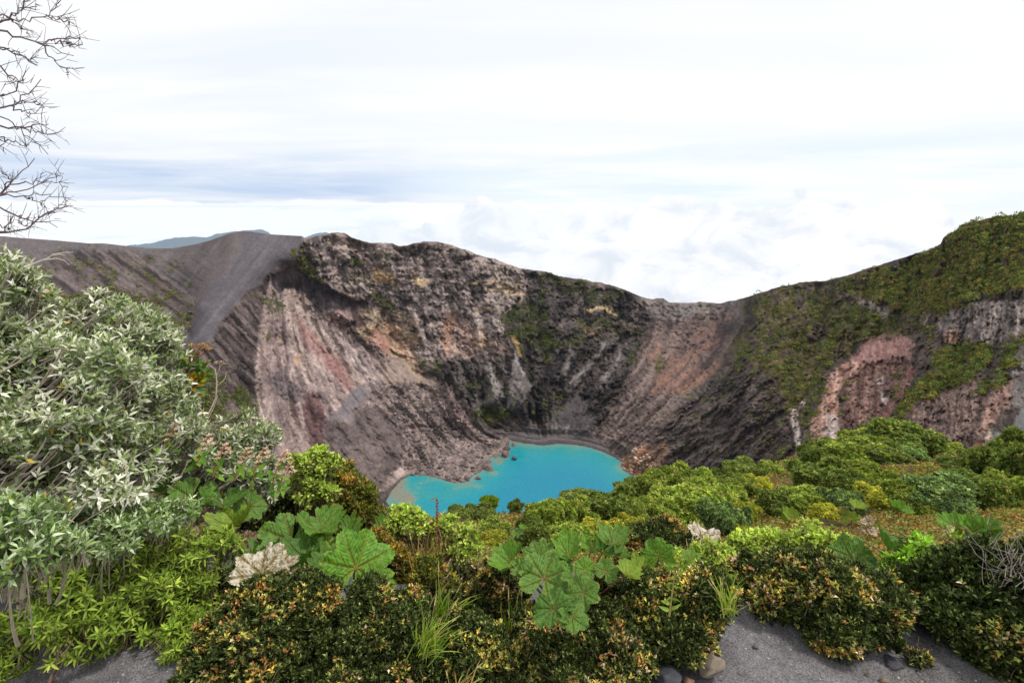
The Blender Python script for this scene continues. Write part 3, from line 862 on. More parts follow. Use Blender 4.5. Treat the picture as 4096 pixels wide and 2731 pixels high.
# ------------------------------------------------------------------ foreground ground
EDGE = np.array([(-400, 480), (0, 485), (200, 490), (350, 500), (400, 515), (450, 520), (480, 515), (520, 513), (560, 508), (640, 500), (700, 492), (740, 476),
                 (790, 459), (850, 449), (905, 446), (960, 452), (1024, 460), (1150, 466), (1400, 478)])
EYE = 2.35
gp = []
for x in (-400, -100, 200, 450, 650, 850, 1050, 1400):
    for y in (645, 690, 760, 900, 1100, 1500):
        gp.append((x, y, EYE / -float(ray(x, y)[2])))
for x in (-300, 0, 200, 350):
    gp += [(x, 600, 2.62), (x, 575, 3.2), (x, 560, 3.8), (x, 540, 5.0), (x, 520, 6.6), (x, 498, 9.0)]
for x in (450, 560, 660):
    gp += [(x, 600, 2.62), (x, 575, 3.5), (x, 560, 4.6), (x, 540, 7.2), (x, 525, 11.5), (x, 513, 17.0)]
gp += [(560, 506, 21), (650, 500, 24), (700, 490, 27)]
for x in (780, 900, 1024, 1200, 1400):
    gp += [(x, 600, 2.62), (x, 575, 3.5), (x, 560, 4.6), (x, 540, 6.8), (x, 520, 10.2), (x, 500, 15.5), (x, 480, 24)]
gp += [(820, 462, 36), (900, 462, 36), (1024, 466, 34), (1200, 472, 32), (1400, 480, 30), (850, 449, 50), (905, 446, 56), (960, 452, 50), (1024, 460, 42), (1150, 466, 40)]
gp = [(x, y, r * (float(ray(512, 600)[2]) / float(ray(x, 600)[2])) ** sstep(y, 505, 575)) if 505 < y <= 600 else (x, y, r) for x, y, r in gp]
gp = np.array(gp, float)
FITG = tps_fit(gp[:, :2] / 100.0, np.log(gp[:, 2]), 1e-2)


def Rg(px, py):
    px = np.asarray(px, float)
    py = np.asarray(py, float)
    pe = np.interp(px, EDGE[:, 0], EDGE[:, 1])
    r = np.exp(tps_eval(FITG, px / 100.0, np.clip(py, pe, 660) / 100.0))
    flat = EYE / np.maximum(-ray(px, np.maximum(py, 560))[2], 0.2)
    k_ = sstep(py, 590, 625)
    return r * (1 - k_) + flat * k_


def ground_pt(px, py):
    return pt(px, py, Rg(px, py))


qx = np.arange(-400, 1401, 5.0)
qn = 240
qs = np.linspace(0, 1, qn) ** 1.9
qe = np.interp(qx, EDGE[:, 0], EDGE[:, 1])
QX = np.repeat(qx[None], qn, 0)
QY = qe[None] + qs[:, None] * (1700 - qe[None])
GV = ground_pt(QX, QY)
gr = np.hypot(GV[..., 0], GV[..., 1])
bump = (fbm(GV[..., 0] * 1.3, GV[..., 1] * 1.3, 101, 4) - 0.5) * 0.07 * np.clip(gr / 2.0, 0.6, 12)
GV[..., 2] += bump + (fbm(GV[..., 0] * 9, GV[..., 1] * 9, 102, 3) - 0.5) * 0.022
rows = []
for d, dz in ((0.4, 0.3), (1.5, 1.4), (4, 4.5), (9, 11), (20, 24), (45, 50)):
    q = GV[0].copy()
    rr = np.hypot(q[:, 0], q[:, 1])
    f = (rr + d * rr / 22) / rr
    q[:, :2] *= f[:, None]
    q[:, 2] = GV[0][:, 2] * f - dz * rr / 22
    rows.append(q)
GA = np.concatenate([np.array(rows[::-1]), GV], 0)
gn = fbm(GA[..., 0] * 2.2, GA[..., 1] * 2.2, 103, 4)
far = sstep(np.hypot(GA[..., 0], GA[..., 1]), 3.0, 7.0)
ash = pal([(92, 89, 90), (110, 107, 108), (124, 121, 122)], sharpen(gn, 2))
hea = pal([(52, 44, 28), (84, 66, 42), (104, 84, 60)], sharpen(gn, 2.5))
GC = ash + (hea - ash) * far[..., None]


def ash_mat():
    m = bpy.data.materials.new('volcanic_ash')
    m.use_nodes = True
    k = NG(m.node_tree)
    at = k.n('ShaderNodeAttribute', attribute_name='Col')
    ob = k.n('ShaderNodeTexCoord').outputs['Object']
    fine = k.noise(ob, 110.0, 3, 0.7)
    mid = k.noise(ob, 14.0, 5, 0.6)
    vo = k.n('ShaderNodeTexVoronoi', feature='F1')
    k.put(vo.inputs['Vector'], ob)
    vo.inputs['Scale'].default_value = 24.0
    sel = k.n('ShaderNodeSeparateColor')
    k.put(sel.inputs[0], vo.outputs['Color'])
    grit = k.m('MULTIPLY', k.m('LESS_THAN', vo.outputs['Distance'], 0.13), k.m('GREATER_THAN', sel.outputs[0], 0.62))
    v = k.n('ShaderNodeVectorMath', operation='SCALE')
    k.put(v.inputs[0], at.outputs['Color'])
    k.put(v.inputs['Scale'], k.m('MULTIPLY', k.mr(fine, 0.35, 0.65, 0.5, 1.5), k.mr(mid, 0.3, 0.7, 0.75, 1.25)))
    cc = k.mix(grit, v.outputs[0], (0.42, 0.39, 0.35, 1))
    b = k.n('ShaderNodeBump')
    b.inputs['Strength'].default_value = 0.7
    b.inputs['Distance'].default_value = 0.006
    k.put(b.inputs['Height'], k.m('ADD', k.m('ADD', fine, k.m('MULTIPLY', mid, 2.5)), grit))
    p = k.n('ShaderNodeBsdfPrincipled')
    k.put(p.inputs['Base Color'], cc)
    p.inputs['Roughness'].default_value = 0.95
    p.inputs['Specular IOR Level'].default_value = 0.1
    k.put(p.inputs['Normal'], b.outputs[0])
    o_ = k.n('ShaderNodeOutputMaterial')
    k.put(o_.inputs[0], p.outputs[0])
    return m


me = new_mesh('ground', GA.reshape(-1, 3), grid_faces(*GA.shape[:2]), ash_mat(), GC.reshape(-1, 3), True)
o = obj('ground', me)
o['kind'] = 'structure'


# ------------------------------------------------------------------ leaves
def unit(v):
    return v / np.maximum(np.linalg.norm(v, axis=-1, keepdims=True), 1e-9)


def rand_dirs(n, rng):
    return unit(rng.normal(size=(n, 3)))


def cards(Cn, Nn, size, col, rng, aspect=1.0):
    """small leaf-clump faces: quads at Cn facing Nn"""
    n = len(Cn)
    t = unit(np.cross(Nn, rand_dirs(n, rng)))
    b = np.cross(Nn, t)
    size = np.broadcast_to(size, (n,))[:, None]
    a = size * (0.7 + 0.6 * rng.random((n, 1)))
    V = np.stack([Cn - t * a, Cn - b * a * aspect * 0.7 + Nn * a * 0.2, Cn + t * a, Cn + b * a * aspect * 0.7 - Nn * a * 0.1], 1)
    V += rng.normal(size=V.shape) * size[:, None] * 0.15
    Fc = np.arange(n * 4).reshape(n, 4)
    return V.reshape(-1, 3), Fc, np.repeat(col, 4, 0)


def leaves(tips, axes, k, L, W, spread, shape, col, rng, back=1.0, curve=0.25, lvar=0.3, fold=0.25):
    """k leaves round each tip. col: (n,k,3). spread: angle range from the axis (deg)"""
    n = len(tips)
    A = unit(axes)
    t1 = unit(np.cross(A, rand_dirs(n, rng)))
    t2 = np.cross(A, t1)
    j = np.arange(k)
    ang = j[None] * 2.399 + rng.random((n, 1)) * 6.28
    u_ = j / max(k - 1, 1)                           # 0 = innermost/top leaf
    sp = np.radians(spread[0] + (spread[1] - spread[0]) * u_)[None] + rng.normal(size=(n, k)) * 0.18
    rad = np.cos(ang)[..., None] * t1[:, None] + np.sin(ang)[..., None] * t2[:, None]
    d = np.cos(sp)[..., None] * A[:, None] + np.sin(sp)[..., None] * rad
    nn = np.sin(sp)[..., None] * A[:, None] - np.cos(sp)[..., None] * rad
    sd_ = np.cross(d, nn)
    base = tips[:, None] - A[:, None] * (u_ * L * back)[None, :, None]
    l = L * (1 - lvar / 2 + lvar * rng.random((n, k)))[..., None]
    l = l * (0.6 + 0.4 * np.minimum(1, u_ * 3 + 0.25))[None, :, None]
    w = W * l / L
    cv = curve * (0.5 + rng.random((n, k)))[..., None]

    def P(t, s_, up=0.0):
        return base + d * (l * t) + sd_ * (w * s_) - nn * (l * cv * t * t) + nn * (w * up)
    if shape == 'rhomb':
        V = np.stack([P(0, 0), P(0.5, 0.5, fold), P(1, 0), P(0.5, -0.5, fold)], 2)
        Fq = np.array([[0, 1, 2, 3]])
        Ft = np.zeros((0, 3), int)
    elif shape == 'lance':
        V = np.stack([P(0, 0), P(.3, .5, fold), P(.3, 0), P(.3, -.5, fold), P(.66, .42, fold), P(.66, 0), P(.66, -.42, fold), P(1, 0)], 2)
        Fq = np.array([[2, 1, 4, 5], [3, 2, 5, 6]])
        Ft = np.array([[0, 1, 2], [0, 2, 3], [5, 4, 7], [6, 5, 7]])
    else:                                            # round
        V = np.stack([P(0, 0), P(.22, .42, fold), P(.25, 0), P(.22, -.42, fold), P(.62, .5, fold), P(.62, 0), P(.62, -.5, fold), P(.9, .2), P(.9, -.2), P(1, 0)], 2)
        Fq = np.array([[2, 1, 4, 5], [3, 2, 5, 6]])
        Ft = np.array([[0, 1, 2], [0, 2, 3], [5, 4, 7], [6, 5, 8], [5, 7, 9], [5, 9, 8]])
    nv = V.shape[2]
    off = (np.arange(n * k) * nv)[:, None, None]
    return V.reshape(-1, 3), (off + Fq).reshape(-1, 4), (off + Ft).reshape(-1, 3), np.repeat(col.reshape(-1, 3), nv, 0)


def tubes(paths, r0, r1, sides=5):
    """paths (n,m,3) -> tapered tubes, one mesh"""
    n, m = paths.shape[:2]
    T = np.gradient(paths, axis=1)
    T = unit(T)
    ref = np.where(np.abs(T[..., 2:3]) > 0.9, np.array([1.0, 0, 0]), np.array([0, 0, 1.0]))
    a = unit(np.cross(T, ref))
    b = np.cross(T, a)
    r0 = np.broadcast_to(r0, (n,))
    r1 = np.broadcast_to(r1, (n,))
    rr = r0[:, None] + (r1 - r0)[:, None] * np.linspace(0, 1, m)[None]
    th = np.arange(sides) * 2 * math.pi / sides
    V = paths[:, :, None] + rr[..., None, None] * (np.cos(th)[:, None] * a[:, :, None] + np.sin(th)[:, None] * b[:, :, None])
    i = np.arange(n * m * sides).reshape(n, m, sides)
    j = np.roll(i, -1, 2)
    Fq = np.stack([i[:, :-1], j[:, :-1], j[:, 1:], i[:, 1:]], -1).reshape(-1, 4)
    return V.reshape(-1, 3), Fq


def bez(p0, p1, p2, m=7):
    t = np.linspace(0, 1, m)[None, :, None]
    return p0[:, None] * (1 - t) ** 2 + 2 * p1[:, None] * t * (1 - t) + p2[:, None] * t * t


def pick(cols, n, k, rng, w=None, jit=0.15, kk=1.0):
    """random leaf colours, (n,k,3)"""
    cc = np.array([lin(c_, kk) for c_ in cols])
    i = rng.choice(len(cols), size=(n, k), p=np.array(w) / np.sum(w) if w is not None else None)
    return cc[i] * (1 + jit * rng.normal(size=(n, k, 1))).clip(0.4, 1.8)


# ------------------------------------------------------------------ growth on the crater walls
def terr_at(px, py):
    ci = np.clip(np.round((px - gx[0]) / 1.1).astype(int), 0, len(gx) - 1)
    ys = ysky[ci]
    ri = np.clip(np.round((py - ys) / (ybot - ys) * (NR - 1)).astype(int), 0, NR - 1)
    return ri, ci


dU = np.zeros_like(V)
dU[:, 1:-1] = V[:, 2:] - V[:, :-2]
dV = np.zeros_like(V)
dV[1:-1] = V[2:] - V[:-2]
TN = unit(np.cross(dV, dU))
TN = np.where((TN * V).sum(-1, keepdims=True) > 0, -TN, TN)

DENSE = np.zeros(PX.shape)
VRAD = np.full(PX.shape, 1.6)
VKIND = np.zeros(PX.shape)


def grow(poly, dens, rad, thr=0.5, kind=0.0, soft=6, wamt=0.8):
    """vegetation: density per pixel, clump radius in metres; thr: share of the ground it leaves bare"""
    global DENSE, VRAD, VKIND
    mm = mask(poly, soft, wamt)
    patchy = sstep(0.55 * N_mid + 0.45 * fbm(PX / 16, PY / 11, 201, 3), thr - 0.06, thr + 0.06)
    dd = mm * patchy * dens
    VRAD = np.where(dd > DENSE, rad, VRAD)
    VKIND = np.where(dd > DENSE, kind, VKIND)
    DENSE = np.maximum(DENSE, dd)


# right hill
grow(c4((1050, 430), (1360, 318), (1530, 260), (1540, 215), (1700, 120), (1990, 75), (2500, 50), (2500, 420), (1990, 470), (1720, 560), (1530, 640), (1300, 650), (1150, 570), (1040, 540), (1090, 480)), 0.30, 1.25, 0.34, 1.0)
grow(c4((400, 560), (600, 485), (850, 455), (1060, 425), (1050, 560), (1200, 680), (1400, 690), (1500, 740), (1480, 800), (1340, 770), (1100, 790), (960, 880), (880, 960), (760, 1100), (640, 1230), (560, 1000), (420, 930), (330, 960), (320, 850), (400, 700)), 0.22, 1.3, 0.46, 0.6)
grow(c4((300, 960), (560, 1000), (640, 1230), (560, 1420), (300, 1500), (100, 1500), (0, 1200)), 0.10, 1.1, 0.57, 0.3)
grow(c4((720, 1080), (830, 960), (880, 1050), (830, 1150), (760, 1260), (740, 1320), (720, 1200)), 0.25, 1.1, 0.42, 0.6)
grow(c4((490, 1510), (640, 1400), (665, 1420), (600, 1490), (500, 1545)), 0.3, 0.8, 0.3, 0.8)
grow(c4((1230, 1260), (1330, 1090), (1490, 950), (1480, 880), (1560, 830), (1700, 815), (1820, 840), (1790, 960), (1600, 1070), (1400, 1130), (1300, 1250), (1180, 1330)), 0.32, 1.1, 0.36, 0.9)
grow(c4((1690, 1115), (1870, 985), (1880, 1040), (1700, 1130)), 0.35, 0.8, 0.3, 0.9)
grow(c4((1880, 820), (2000, 760), (2300, 700), (2300, 800), (1990, 880), (1900, 960), (1840, 950)), 0.3, 1.0, 0.4, 0.9)
grow(c4((1000, 960), (1060, 1010), (1010, 1200), (940, 1250), (940, 1100)), 0.22, 0.9, 0.5, 0.5)
grow(c4((980, 1340), (1120, 1250), (1250, 1330), (1100, 1420), (960, 1400)), 0.25, 0.8, 0.46, 0.6)
grow(c4((760, 1330), (830, 1320), (820, 1400), (750, 1410)), 0.3, 0.7, 0.4, 0.9)
grow(c4((1240, 950), (1290, 950), (1290, 1120), (1230, 1120)), 0.3, 0.7, 0.45, 0.4)
# centre and far wall
grow(c3((310, 400), (400, 330), (490, 250), (560, 300), (620, 470), (640, 560), (560, 640), (480, 560), (350, 530)), 0.30, 2.0, 0.44, 0.2)
grow(c3((420, 110), (560, 130), (800, 180), (960, 230), (1040, 250), (950, 330), (860, 300), (700, 280), (560, 220)), 0.30, 1.6, 0.44, 0.35)
grow(c3((780, 370), (1000, 380), (1120, 420), (1120, 520), (1000, 560), (880, 540), (770, 500)), 0.18, 1.7, 0.5, 0.25)
grow(c3((640, 480), (1000, 500), (1180, 600), (1100, 700), (1000, 560), (850, 600), (720, 760), (600, 780), (480, 700)), 0.20, 1.6, 0.53, 0.25)
grow(c3((150, 960), (240, 930), (330, 960), (360, 1010), (240, 1020), (160, 1030)), 0.4, 1.6, 0.32, 0.6)
grow(c3((200, 660), (380, 620), (700, 700), (600, 960), (400, 980), (200, 920), (0, 700)), 0.09, 1.3, 0.56, 0.3)
grow(c3((560, 900), (680, 870), (700, 920), (580, 980)), 0.25, 1.4, 0.42, 0.6)
grow(c3((1230, 650), (1290, 660), (1310, 700), (1240, 730)), 0.35, 1.4, 0.3, 0.8)
grow(c3((900, 900), (1500, 700), (1700, 560), (1650, 760), (1300, 1000), (1000, 1180)), 0.035, 1.1, 0.52, 0.5)
grow(c3((560, 950), (900, 960), (1200, 960), (1000, 1040), (700, 1010)), 0.06, 1.1, 0.5, 0.5)
# band of grass above the cut, bushes of the wall
grow(c2((430, 290), (480, 235), (530, 250), (560, 330), (680, 450), (730, 510), (640, 465), (520, 390)), 0.5, 1.3, 0.30, 1.3, 4, 0.4)
grow(c2((600, 320), (660, 260), (700, 330), (690, 400), (620, 380)), 0.25, 1.1, 0.45, 1.2)
grow(c2((860, 340), (960, 330), (930, 420), (860, 410)), 0.3, 1.9, 0.45, 0.0)
grow(c2((1000, 560), (1060, 550), (1160, 600), (1150, 680), (1100, 650), (1010, 600)), 0.4, 1.7, 0.36, 0.4)
grow(c2((850, 420), (990, 420), (1010, 540), (900, 500)), 0.12, 1.5, 0.5, 0.4)
grow(c2((560, 180), (1000, 210), (1420, 190), (2000, 370), (1990, 520), (1400, 340), (1000, 330), (700, 300)), 0.045, 1.3, 0.5, 0.3)
grow(c2((1350, 1010), (1600, 1040), (1620, 1110), (1450, 1130)), 0.15, 1.5, 0.48, 0.4)
grow(c2((1040, 300), (1150, 300), (1140, 340), (1060, 330)), 0.25, 1.4, 0.45, 0.1)
# left bowl and flank
grow([(60, 246), (130, 252), (190, 262), (200, 275), (188, 305), (160, 300), (120, 300), (60, 275), (20, 290), (20, 262)], 0.11, 1.7, 0.53, 0.9)
grow([(110, 285), (150, 300), (152, 312), (130, 330), (100, 330), (60, 300)], 0.22, 1.8, 0.44, 0.9)
grow([(150, 300), (165, 296), (172, 284), (182, 290), (170, 300), (160, 306)], 0.3, 1.6, 0.4, 1.2)
grow([(160, 330), (190, 300), (196, 312), (186, 335), (165, 350), (150, 340)], 0.25, 1.5, 0.44, 0.9)
grow(c2((200, 560), (400, 600), (430, 700), (370, 700), (240, 620)), 0.25, 1.6, 0.45, 0.5)
grow([(200, 372), (240, 385), (258, 400), (250, 425), (215, 420), (190, 400)], 0.25, 1.5, 0.42, 0.5)
grow(c2((240, 830), (300, 830), (300, 870), (250, 870)), 0.3, 1.2, 0.45, 1.2)

cand = RNG.random((900000, 2))
cpx = -180 + cand[:, 0] * 1380
cpy = 205 + cand[:, 1] * 300
ri, ci = terr_at(cpx, cpy)
vis = (cpy > ysky[ci] + 0.4)
keep = vis & (RNG.random(len(cpx)) < DENSE[ri, ci] * 1380 * 300 / 900000 * 1.0)
ri, ci, cpx = ri[keep], ci[keep], cpx[keep]
SCRUB_PAL = [[(72, 84, 46), (88, 100, 50), (58, 70, 42), (104, 112, 58)],                 # dark
             [(112, 122, 50), (132, 138, 60), (94, 108, 46), (142, 130, 62), (124, 106, 58)]]  # olive, yellower


def scrub(name, sel, k, label):
    rng = np.random.default_rng(5)
    r_, c_ = ri[sel], ci[sel]
    n = len(r_)
    P0 = V[r_, c_]
    N0 = unit(TN[r_, c_] * 0.5 + np.array([0, 0, 0.9]))
    bigb = rng.random(n) < 0.06
    rad = VRAD[r_, c_] * (0.55 + 0.8 * rng.random(n)) * np.where(bigb, 1.5, 1.0)
    tone = np.clip(VKIND[r_, c_] + 0.28 * rng.normal(size=n), 0, 1.4)
    ca = pick(SCRUB_PAL[0], n, 1, rng, None, 0.2)[:, 0]
    cb_ = pick(SCRUB_PAL[1], n, 1, rng, None, 0.2)[:, 0]
    cc = ca + (cb_ - ca) * np.clip(tone, 0, 1)[:, None]
    cc = np.where(bigb[:, None], lin((112, 134, 62)) * (0.75 + 0.4 * rng.random((n, 1))) * (0.35 + 0.65 * np.clip(tone, 0, 1))[:, None], cc)
    d = rand_dirs(n * k, rng).reshape(n, k, 3)
    dn = (d * N0[:, None]).sum(-1, keepdims=True)
    d = np.where(dn < -0.15, d - 2 * dn * N0[:, None], d)
    lump = 0.75 + 0.5 * rng.random((n, k, 1))
    cen = P0[:, None] + N0[:, None] * (rad * np.where(bigb, 0.55, 0.25))[:, None, None] + d * (rad[:, None, None] * lump) * np.array([1, 1, 0.8])
    nrm = unit(d + 0.45 * rng.normal(size=(n, k, 3)))
    col = np.repeat(cc[:, None], k, 1) * (0.75 + 0.5 * rng.random((n, k, 1)))
    v, f, c3_ = cards(cen.reshape(-1, 3), nrm.reshape(-1, 3), np.repeat(np.where(bigb, rad * 0.75, rad), k) * 0.29, col.reshape(-1, 3), rng)
    o_ = obj(name, new_mesh(name, v, f, M_SCRUB, c3_))
    tag(o_, label, 'scrub', None, 'stuff')


scrub('hillside_scrub', cpx > 735, 26, 'low olive green scrub covering the steep hill on the right')
scrub('crater_scrub', (cpx <= 735) & (cpx > 258), 24, 'dark green scrub clinging to the ledges of the far crater wall')
scrub('slope_scrub', cpx <= 258, 20, 'sparse olive scrub between the rills of the left ash slope')


# ------------------------------------------------------------------ boulders and loose rock
def boulder_mesh(name, seed, mat, col, sub=3, flat=0.75, rough=0.35):
    import bmesh
    bm = bmesh.new()
    bmesh.ops.create_icosphere(bm, subdivisions=sub, radius=1.0)
    me_ = bpy.data.meshes.new('tmp')
    bm.to_mesh(me_)
    bm.free()
    n = len(me_.vertices)
    v = np.zeros(n * 3, np.float32)
    me_.vertices.foreach_get('co', v)
    v = v.reshape(-1, 3).astype(float)
    f = np.zeros(len(me_.polygons) * 3, np.int32)
    me_.polygons.foreach_get('vertices', f)
    bpy.data.meshes.remove(me_)
    rng = np.random.default_rng(seed)
    for _ in range(13):                              # chop facets off the ball
        d = unit(rng.normal(size=3))
        h = 0.55 + 0.3 * rng.random()
        ex = np.maximum(v @ d - h, 0)
        v = v - ex[:, None] * d * 0.92
    v *= np.array([1.0, 0.75 + 0.4 * rng.random(), flat])
    nz = fbm(v[:, 0] * 2.2 + seed, v[:, 1] * 2.2 + v[:, 2] * 1.7, seed, 3) - 0.5
    v *= (1 + rough * nz)[:, None]
    c_ = lin(col)[None] * (0.75 + 0.6 * fbm(v[:, 0] * 3, v[:, 2] * 3 + v[:, 1], seed + 3, 3))[:, None]
    return new_mesh(name, v, f.reshape(-1, 3), mat, c_)


M_BOULDER = rock_mat('boulder', 0.8, 0.25, 0.95, 0.3)
rk = [boulder_mesh('boulder', 300 + i, M_BOULDER, c_) for i, c_ in enumerate(((104, 92, 90), (128, 106, 100), (92, 82, 80), (120, 112, 106), (150, 112, 90)))]
BOULDERS = [   # px, py, width px, mesh, label
    (456, 435, 11, 0, 'large grey boulder resting high on the rubble fan above the lake'),
    (489.5, 468.8, 9.5, 1, 'broad reddish boulder standing in the lake just off the rubble shore'),
    (514.5, 458.6, 6.5, 2, 'dark grey boulder standing in the turquoise water furthest from shore'),
    (477.6, 477.9, 6, 1, 'small flat brown rock in the water below the reddish boulder'),
    (467.2, 478, 7, 0, 'grey boulder at the tip of the rubble point, at the water edge'),
    (513.8, 445.2, 5.5, 1, 'brown rock at the head of the spit where the beach begins'),
    (507, 449.5, 7.5, 2, 'long brown rock on the spit beside the lake'),
    (505.5, 454.5, 11, 1, 'low flat mound of brown rock in the shallows off the spit'),
    (440, 466.5, 7, 0, 'blue grey boulder on the shore flats left of the rubble point'),
    (411.5, 451.5, 5.5, 1, 'pinkish boulder on the dark scree above the lake'),
    (471, 452.5, 5, 2, 'small dark boulder beside the inlet of the lake'),
    (464.5, 469.5, 4.5, 3, 'pale rounded boulder near the end of the rubble point'),
    (434, 407, 6, 1, 'pink boulder among the debris below the pale scree'),
    (396.5, 402.5, 6, 3, 'grey green boulder lying alone on the upper debris slope'),
    (436.5, 413, 6.5, 2, 'grey rounded boulder under the pink one on the debris slope'),
    (391, 474, 5, 3, 'pale slab at the left corner of the shore'),
]
for i, (bx, by, bw, mi, lab) in enumerate(BOULDERS):
    r_, c_ = terr_at(np.array([bx]), np.array([by]))
    p_ = V[r_[0], c_[0]].copy()
    if p_[2] < LAKE_Z:
        p_ = pt(bx, by, LAKE_Z / ray(bx, by)[2])
    w_ = bw * np.linalg.norm(p_) / F / 2
    o = obj('boulder', rk[mi], None, p_ + np.array([0, 0, 0.25 * w_]))
    o.scale = (w_, w_, w_)
    o.rotation_euler = (0.2 * (i % 3), 0.15 * (i % 2), i * 1.3)
    tag(o, lab, 'boulder', 'boulders on the crater floor')


def rubble(name, poly, n, rmin, rmax, cols, label, nearw=False):
    rng = np.random.default_rng(len(name) + n)
    P = np.array(poly)
    x = P[:, 0].min() + rng.random(n * 6) * np.ptp(P[:, 0])
    y = P[:, 1].min() + rng.random(n * 6) * np.ptp(P[:, 1])
    okk = (poly_sd(poly, x, y) + (rng.random(n * 6) - 0.5) * 8 < 0) & (poly_sd(LAKE, x, y) > -0.8)
    x, y = x[okk][:n], y[okk][:n]
    r_, c_ = terr_at(x, y)
    P0 = V[r_, c_]
    base = []
    for q in range(4):
        mm_ = boulder_mesh('tmp', 400 + q, None, (128, 128, 128), 1, 0.8, 0.3)
        v = np.zeros(len(mm_.vertices) * 3, np.float32)
        mm_.vertices.foreach_get('co', v)
        f = np.zeros(len(mm_.polygons) * 3, np.int32)
        mm_.polygons.foreach_get('vertices', f)
        base.append((v.reshape(-1, 3), f.reshape(-1, 3)))
        bpy.data.meshes.remove(mm_)
    VS, FS, CS = [], [], []
    o_ = 0
    for i in range(len(x)):
        v, f = base[i % 4]
        r = rmin + (rmax - rmin) * rng.random() ** 4
        a = rng.random() * 6.28
        ca, sa = math.cos(a), math.sin(a)
        w = np.stack([v[:, 0] * ca - v[:, 1] * sa, v[:, 0] * sa + v[:, 1] * ca, v[:, 2]], 1) * r + P0[i] + np.array([0, 0, 0.2 * r])
        VS.append(w)
        FS.append(f + o_)
        o_ += len(v)
        CS.append(np.repeat(lin(cols[rng.integers(len(cols))])[None] * (0.7 + 0.6 * rng.random()), len(v), 0))
    oo = obj(name, new_mesh(name, np.concatenate(VS), np.concatenate(FS), M_BOULDER, np.concatenate(CS)))
    tag(oo, label, 'rubble', None, 'stuff')


rubble('rubble', c2((1150, 1200), (1330, 1180), (1550, 1230), (1690, 1370), (1740, 1480), (1900, 1550), (2000, 1600), (1850, 1740), (1740, 1870), (1600, 1880), (1300, 1820), (1200, 1700), (1250, 1568), (1180, 1380)), 900, 0.35, 2.2,
       [(112, 98, 95), (88, 78, 76), (140, 124, 118), (128, 102, 98), (104, 98, 98)], 'loose grey and pinkish rock strewn over the debris fan by the lake')
rubble('rockfall', c3((1110, 1190), (1160, 1180), (1200, 1260), (1240, 1310), (1200, 1385), (1150, 1388), (1030, 1310), (1045, 1240)), 420, 0.5, 2.4,
       [(186, 140, 108), (190, 160, 138), (186, 108, 62), (150, 116, 96), (198, 172, 150)], 'pile of orange and cream broken rock at the right shore of the lake')

# ------------------------------------------------------------------ distant mountains beyond the rim
hx = np.array([(120, 246), (150, 243), (163, 240), (175, 237), (195, 236), (206, 237), (216, 234), (232, 231), (262, 229.5), (268, 231.5), (276, 240), (296, 241), (308, 236), (316, 232.5), (326, 232), (338, 236), (350, 243), (370, 247)], float)
xx = np.arange(120, 370, 1.0)
yy = np.interp(xx, hx[:, 0], hx[:, 1]) + (fbm(xx / 7, xx * 0, 7, 3) - 0.5) * 1.6
HR = 22000.0
rowsH = []
for d in (2000, 1200, 600, 200, 0, -200, -600, -1000, -1500, -2000):
    q = pt(xx, yy, HR)
    f = (HR + d) / HR
    wz = fbm(xx / 9 + d * 0.01, xx * 0 + d * 0.003, 9, 3) - 0.5
    q[:, :2] *= f
    q[:, 2] = q[:, 2] - abs(d) * 0.42 + wz * abs(d) * 0.12
    rowsH.append(q)
HV = np.array(rowsH)
HC = np.broadcast_to(lin((56, 62, 66)), HV.reshape(-1, 3).shape)
o = obj('hills', new_mesh('hills', HV.reshape(-1, 3), grid_faces(*HV.shape[:2]), M_ROCK, HC, True))
o['kind'] = 'structure'


# ------------------------------------------------------------------ low heath between the bushes
def in_mid(n, rng):
    x = -150 + rng.random(n) * 1400
    y = 440 + rng.random(n) * 130
    e = np.interp(x, EDGE[:, 0], EDGE[:, 1])
    k_ = y > e - 1
    return x[k_], np.maximum(y[k_], e[k_] + 0.3)


rng = np.random.default_rng(21)
hxp, hyp = in_mid(60000, rng)
okk = (hxp > 380) & (hyp < 572)
hxp, hyp = hxp[okk], hyp[okk]
P0 = ground_pt(hxp, hyp)
n = len(P0)
dist = np.linalg.norm(P0, axis=1)
rad = (0.03 + 0.0058 * dist) * (0.5 + 0.9 * rng.random(n))
pn = fbm(P0[:, 0] / 2.5, P0[:, 1] / 2.5, 55, 3)
pal_h = np.array([lin(c_, 0.95) for c_ in ((130, 128, 56), (150, 146, 66), (150, 132, 62), (136, 104, 62), (164, 152, 94), (120, 136, 58), (170, 124, 66), (150, 148, 90), (146, 150, 70), (110, 122, 54))])
pi_ = np.clip((sharpen(pn, 2.2) * 7 + rng.normal(size=n) * 1.8), 0, 9.99).astype(int)
cc = pal_h[pi_]
k_ = 20
d = rand_dirs(n * k_, rng).reshape(n, k_, 3)
d[..., 2] = np.abs(d[..., 2])
cen = P0[:, None] + d * rad[:, None, None] * (0.4 + 0.6 * rng.random((n, k_, 1))) * np.array([1.1, 1.1, 0.85])
nrm = unit(d + 0.5 * rng.normal(size=d.shape))
col = np.repeat(cc[:, None], k_, 1) * (0.7 + 0.6 * rng.random((n, k_, 1)))
v, f, c_ = cards(cen.reshape(-1, 3), nrm.reshape(-1, 3), np.repeat(rad, k_) * 0.19, col.reshape(-1, 3), rng)
o = obj('heath', new_mesh('heath', v, f, M_SCRUB, c_))
tag(o, 'low brown and olive heath covering the slope between the bushes', 'ground cover', None, 'stuff')

